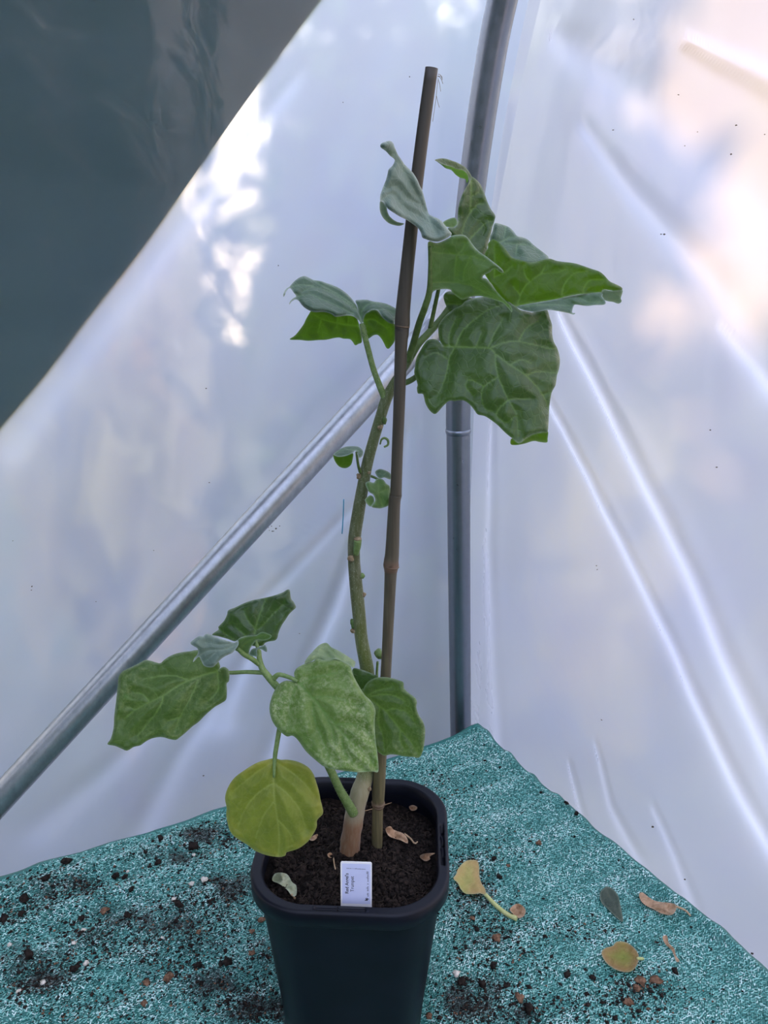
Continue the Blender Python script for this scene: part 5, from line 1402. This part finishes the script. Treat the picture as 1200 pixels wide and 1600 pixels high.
flat_leaf('fallen_leaf', Q3([(785, 405), (812, 392), (832, 412), (880, 430), (905, 460), (906, 486), (870, 470), (830, 458), (800, 442)]), [Q3([(890, 470), (840, 435), (800, 405)])], 'ftan', 'dry tan leaf with a curly stalk on the compost', 'leaf', soil_z, 0.003, 0.006,
          [(632, 1303, 1.4), (641, 1310, 1.3), (647, 1317, 1.2), (651, 1317, 1.1), (653, 1313, 1)], TST, 1.8)
flat_leaf('fallen_leaf', Q3([(973, 560), (998, 543), (1058, 540), (1030, 558), (1030, 575), (1003, 584)]), [], 'ftan', 'curled brown leaf scrap on the compost near the slotted rim', 'leaf', soil_z, 0.002, 0.006, spacing=1.5)
flat_leaf('fallen_leaf', Q3([(914, 285), (934, 275), (959, 285), (954, 301), (929, 306)]), [], 'ftan', 'tiny tan leaf scrap at the back of the compost', 'leaf', soil_z, 0.002, 0.004, spacing=1.4)
flat_leaf('fallen_leaf', Q3([(365, 465), (380, 448), (410, 434), (408, 455), (385, 472)]), [], 'ftan', 'tiny brown leaf scrap on the compost below the yellow leaf', 'leaf', soil_z, 0.002, 0.004, spacing=1.4)
flat_leaf('fallen_leaf', Q3([(465, 545), (482, 536), (492, 548), (488, 565), (470, 562)]), [], 'ftan', 'tiny reddish leaf scrap at the foot of the stem', 'leaf', soil_z, 0.002, 0.003, spacing=1.4)
def twig(pts, rad, label, zf):
    Q = []
    for a, b in pts:
        z = SOILZ + 0.004
        for _ in range(3): P = PZ(a, b, z); z = zf(P[0], P[1]) + 0.002
        Q.append(PZ(a, b, z))
    V, F = tube_geo(catmull(np.array(Q), 5), rad, 6); o = mesh_obj('twig', V, F, TST); tag(o, label, 'twig')
twig([(521, 1340), (522, 1349), (524, 1358)], 0.0006, 'short pale twig on the compost beside the label', soil_z)
twig([(566, 1268), (585, 1263), (612, 1254)], 0.0004, 'thin dry stalk lying behind the cane on the compost', soil_z)

# ================================================================== garden outside, seen blurred through the film
def foliage_mat(name, c1, c2, tr):
    t = NT(name); f = t.noise(t.coord(), 8, 2); col = t.ramp(f, [(0.3, c1), (0.7, c2)])
    d = t.n('BsdfDiffuse'); t.l(col, d.inputs['Color'])
    s = t.n('BsdfTranslucent'); s.inputs['Color'].default_value = (*tr, 1)
    return t.done(t.mixsh(0.45, d.outputs[0], s.outputs[0]))
FG = foliage_mat('outdoor_green_foliage', (0.05, 0.10, 0.035), (0.12, 0.19, 0.07), (0.22, 0.36, 0.06))
FY = foliage_mat('outdoor_sunny_foliage', (0.40, 0.33, 0.12), (0.62, 0.52, 0.22), (0.95, 0.76, 0.34))
FR = foliage_mat('outdoor_red_flowers', (0.42, 0.06, 0.10), (0.60, 0.14, 0.20), (0.8, 0.2, 0.25))
BARK = simple('outdoor_bark', (0.06, 0.045, 0.03), (0.13, 0.10, 0.07), 20, 0.9)
def shrub(name, c, rad, count, lsize, mat, label, cat='shrub', blade=False):
    c = np.array(c, float); rad = np.array(rad, float)
    root = empty(name, (c[0], c[1], -0.03)); tag(root, label, cat, 'plants outside the tunnel')
    d = rng.standard_normal((count, 3)); d /= np.linalg.norm(d, axis=1)[:, None]
    r = rng.random(count) ** (1 / 2.2)
    C = c + d * r[:, None] * rad
    C[:, 2] = np.maximum(C[:, 2], 0.02)
    u = rng.standard_normal((count, 3)); u /= np.linalg.norm(u, axis=1)[:, None]
    if blade: u = u * np.array([0.35, 0.35, 1]) + np.array([0, 0, 0.6])
    v = np.cross(u, rng.standard_normal((count, 3))); v /= np.linalg.norm(v, axis=1)[:, None]
    s = (lsize * (0.6 + 0.8 * rng.random(count)))[:, None]
    V = np.stack([C - u * s, C - v * s * 0.42, C + u * s, C + v * s * 0.42], 1).reshape(-1, 3)
    o = mesh_obj('foliage', V, np.arange(len(V)).reshape(-1, 4), mat, root, smooth=False); o['kind'] = 'stuff'
    for k in range(4):
        a = rng.random() * 6.28; e = c + np.array([math.cos(a) * rad[0] * .5, math.sin(a) * rad[1] * .5, rad[2] * 0.3])
        P = catmull(np.array([[c[0] + 0.05 * math.cos(a), c[1] + 0.05 * math.sin(a), -0.03], [c[0] + .1 * math.cos(a), c[1] + .1 * math.sin(a), c[2] * .5], e]), 5)
        V, F = tube_geo(P, np.linspace(0.02, 0.006, len(P)), 6); mesh_obj('branch', V, F, BARK, root)
for c, r, n, lab in [
        ((-1.75, 2.1, 0.9), (0.50, 0.45, 0.95), 1500, 'leafy green shrub blurred beyond the side film below the cover sheet'),
        ((-0.95, 2.85, 1.1), (0.45, 0.40, 1.15), 1500, 'tall green shrub blurred beyond the side film left of the cane'),
        ((-0.06, 2.20, 1.15), (0.34, 0.30, 1.25), 1300, 'open leafy shrub blurred beyond the side film behind the folded leaf'),
        ((-0.22, 3.52, 1.35), (0.50, 0.36, 1.45), 2000, 'broad green shrub blurred farthest behind the side film'),
        ((0.32, 3.00, 1.40), (0.27, 0.28, 1.50), 1900, 'slim green shrub blurred beyond the film close behind the hoop tube'),
        ((1.01, 3.72, 1.72), (0.38, 0.34, 1.88), 3000, 'tallest dense shrub blurred beyond the film behind the cane'),
        ((0.84, 2.42, 1.45), (0.42, 0.34, 1.55), 3600, 'tall dense shrub blurred beyond the film behind the hoop tube'),
        ((1.66, 2.82, 1.02), (0.42, 0.34, 1.12), 2800, 'dense shrub blurred beyond the end film folds'),
        ((1.95, 1.75, 0.7), (0.42, 0.36, 0.85), 1900, 'low green shrub blurred beyond the end film at the bench end')]:
    shrub('garden_shrub', c, r, n, 0.08, FG, lab)
shrub('golden_grass', (-0.76, 1.98, 1.08), (0.26, 0.2, 0.80), 330, 0.12, FY, 'golden grass clump blurred behind the side film', 'grass', True)
shrub('golden_grass', (0.42, 1.85, 0.6), (0.22, 0.2, 0.55), 160, 0.09, FY, 'golden grass clump blurred behind the hoop tube', 'grass', True)
shrub('red_flower_bush', (1.45, 1.2, 0.45), (0.25, 0.25, 0.4), 500, 0.05, FR, 'red flowering bush blurred beyond the end film folds', 'bush')

# ================================================================== specks and marks on the films
SPECK = simple('film_speck', (0.03, 0.025, 0.02), (0.10, 0.07, 0.05), 200, 0.8)
BLUEINK = simple('blue_marker', (0.03, 0.22, 0.38), (0.05, 0.28, 0.42), 80, 0.5)
def on_side(px, py, off=0.012):
    s, z, u = hit_side(px, py, off); p = tun(s, u, z); p[:2] -= NL * off; return p
def on_gable(px, py, off=0.012):
    u, z = hit_gable(px, py, off); p = tun(0.0, u, z); k = ray(px, py); t = NR.dot(CN - NR * off) / NR.dot(k[:2]); return np.array([k[0] * t, k[1] * t, CAMZ + k[2] * t])
def specks():
    pos, size = [], []
    for f, pts in ((on_side, [(50, 916, 2), (49, 922, 1.6), (536, 160, 1.5), (435, 415, 1.6), (322, 607, 1.4), (240, 860, 1.6), (318, 1212, 1.6), (20, 845, 1.3), (327, 754, 1.3), (468, 990, 1.3), (150, 940, 1.3), (418, 824, 2.6), (424, 822, 2), (431, 826, 2.4), (426, 830, 2), (437, 822, 1.8), (421, 829, 1.4), (640, 120, 1.4), (655, 200, 1.4)]),
                   (on_gable, [(1038, 366, 3), (1033, 366, 1.6), (1142, 241, 2), (1150, 196, 2), (1090, 206, 1.5), (1060, 148, 1.5), (958, 203, 1.6), (1020, 1292, 3), (1070, 1374, 2), (1175, 1490, 3), (932, 884, 1.6), (933, 890, 1.4), (1110, 672, 2), (1120, 730, 2), (940, 1125, 1.6), (1070, 228, 1.5), (990, 30, 1.4), (1195, 210, 1.8)])):
        for a, b, r in pts:
            p = f(a, b); pos.append(p); size.append(r * 0.75 * np.linalg.norm(p - np.array([0, 0, CAMZ])) / FPX)
    o = scatter_lumps('dirt_specks', np.array(pos), np.array(size), SPECK)
    tag(o, 'tiny dark specks of dirt stuck to the clear films', 'dirt')
    P = np.array([on_side(a, b) for a, b in ((537, 780), (536.5, 800), (535.5, 820), (534.5, 834))]); V, F = tube_geo(catmull(P, 4), 0.0008, 6)
    o = mesh_obj('pen_mark', V, F, BLUEINK); tag(o, 'thin blue pen line on the side film left of the stem', 'mark')
specks()
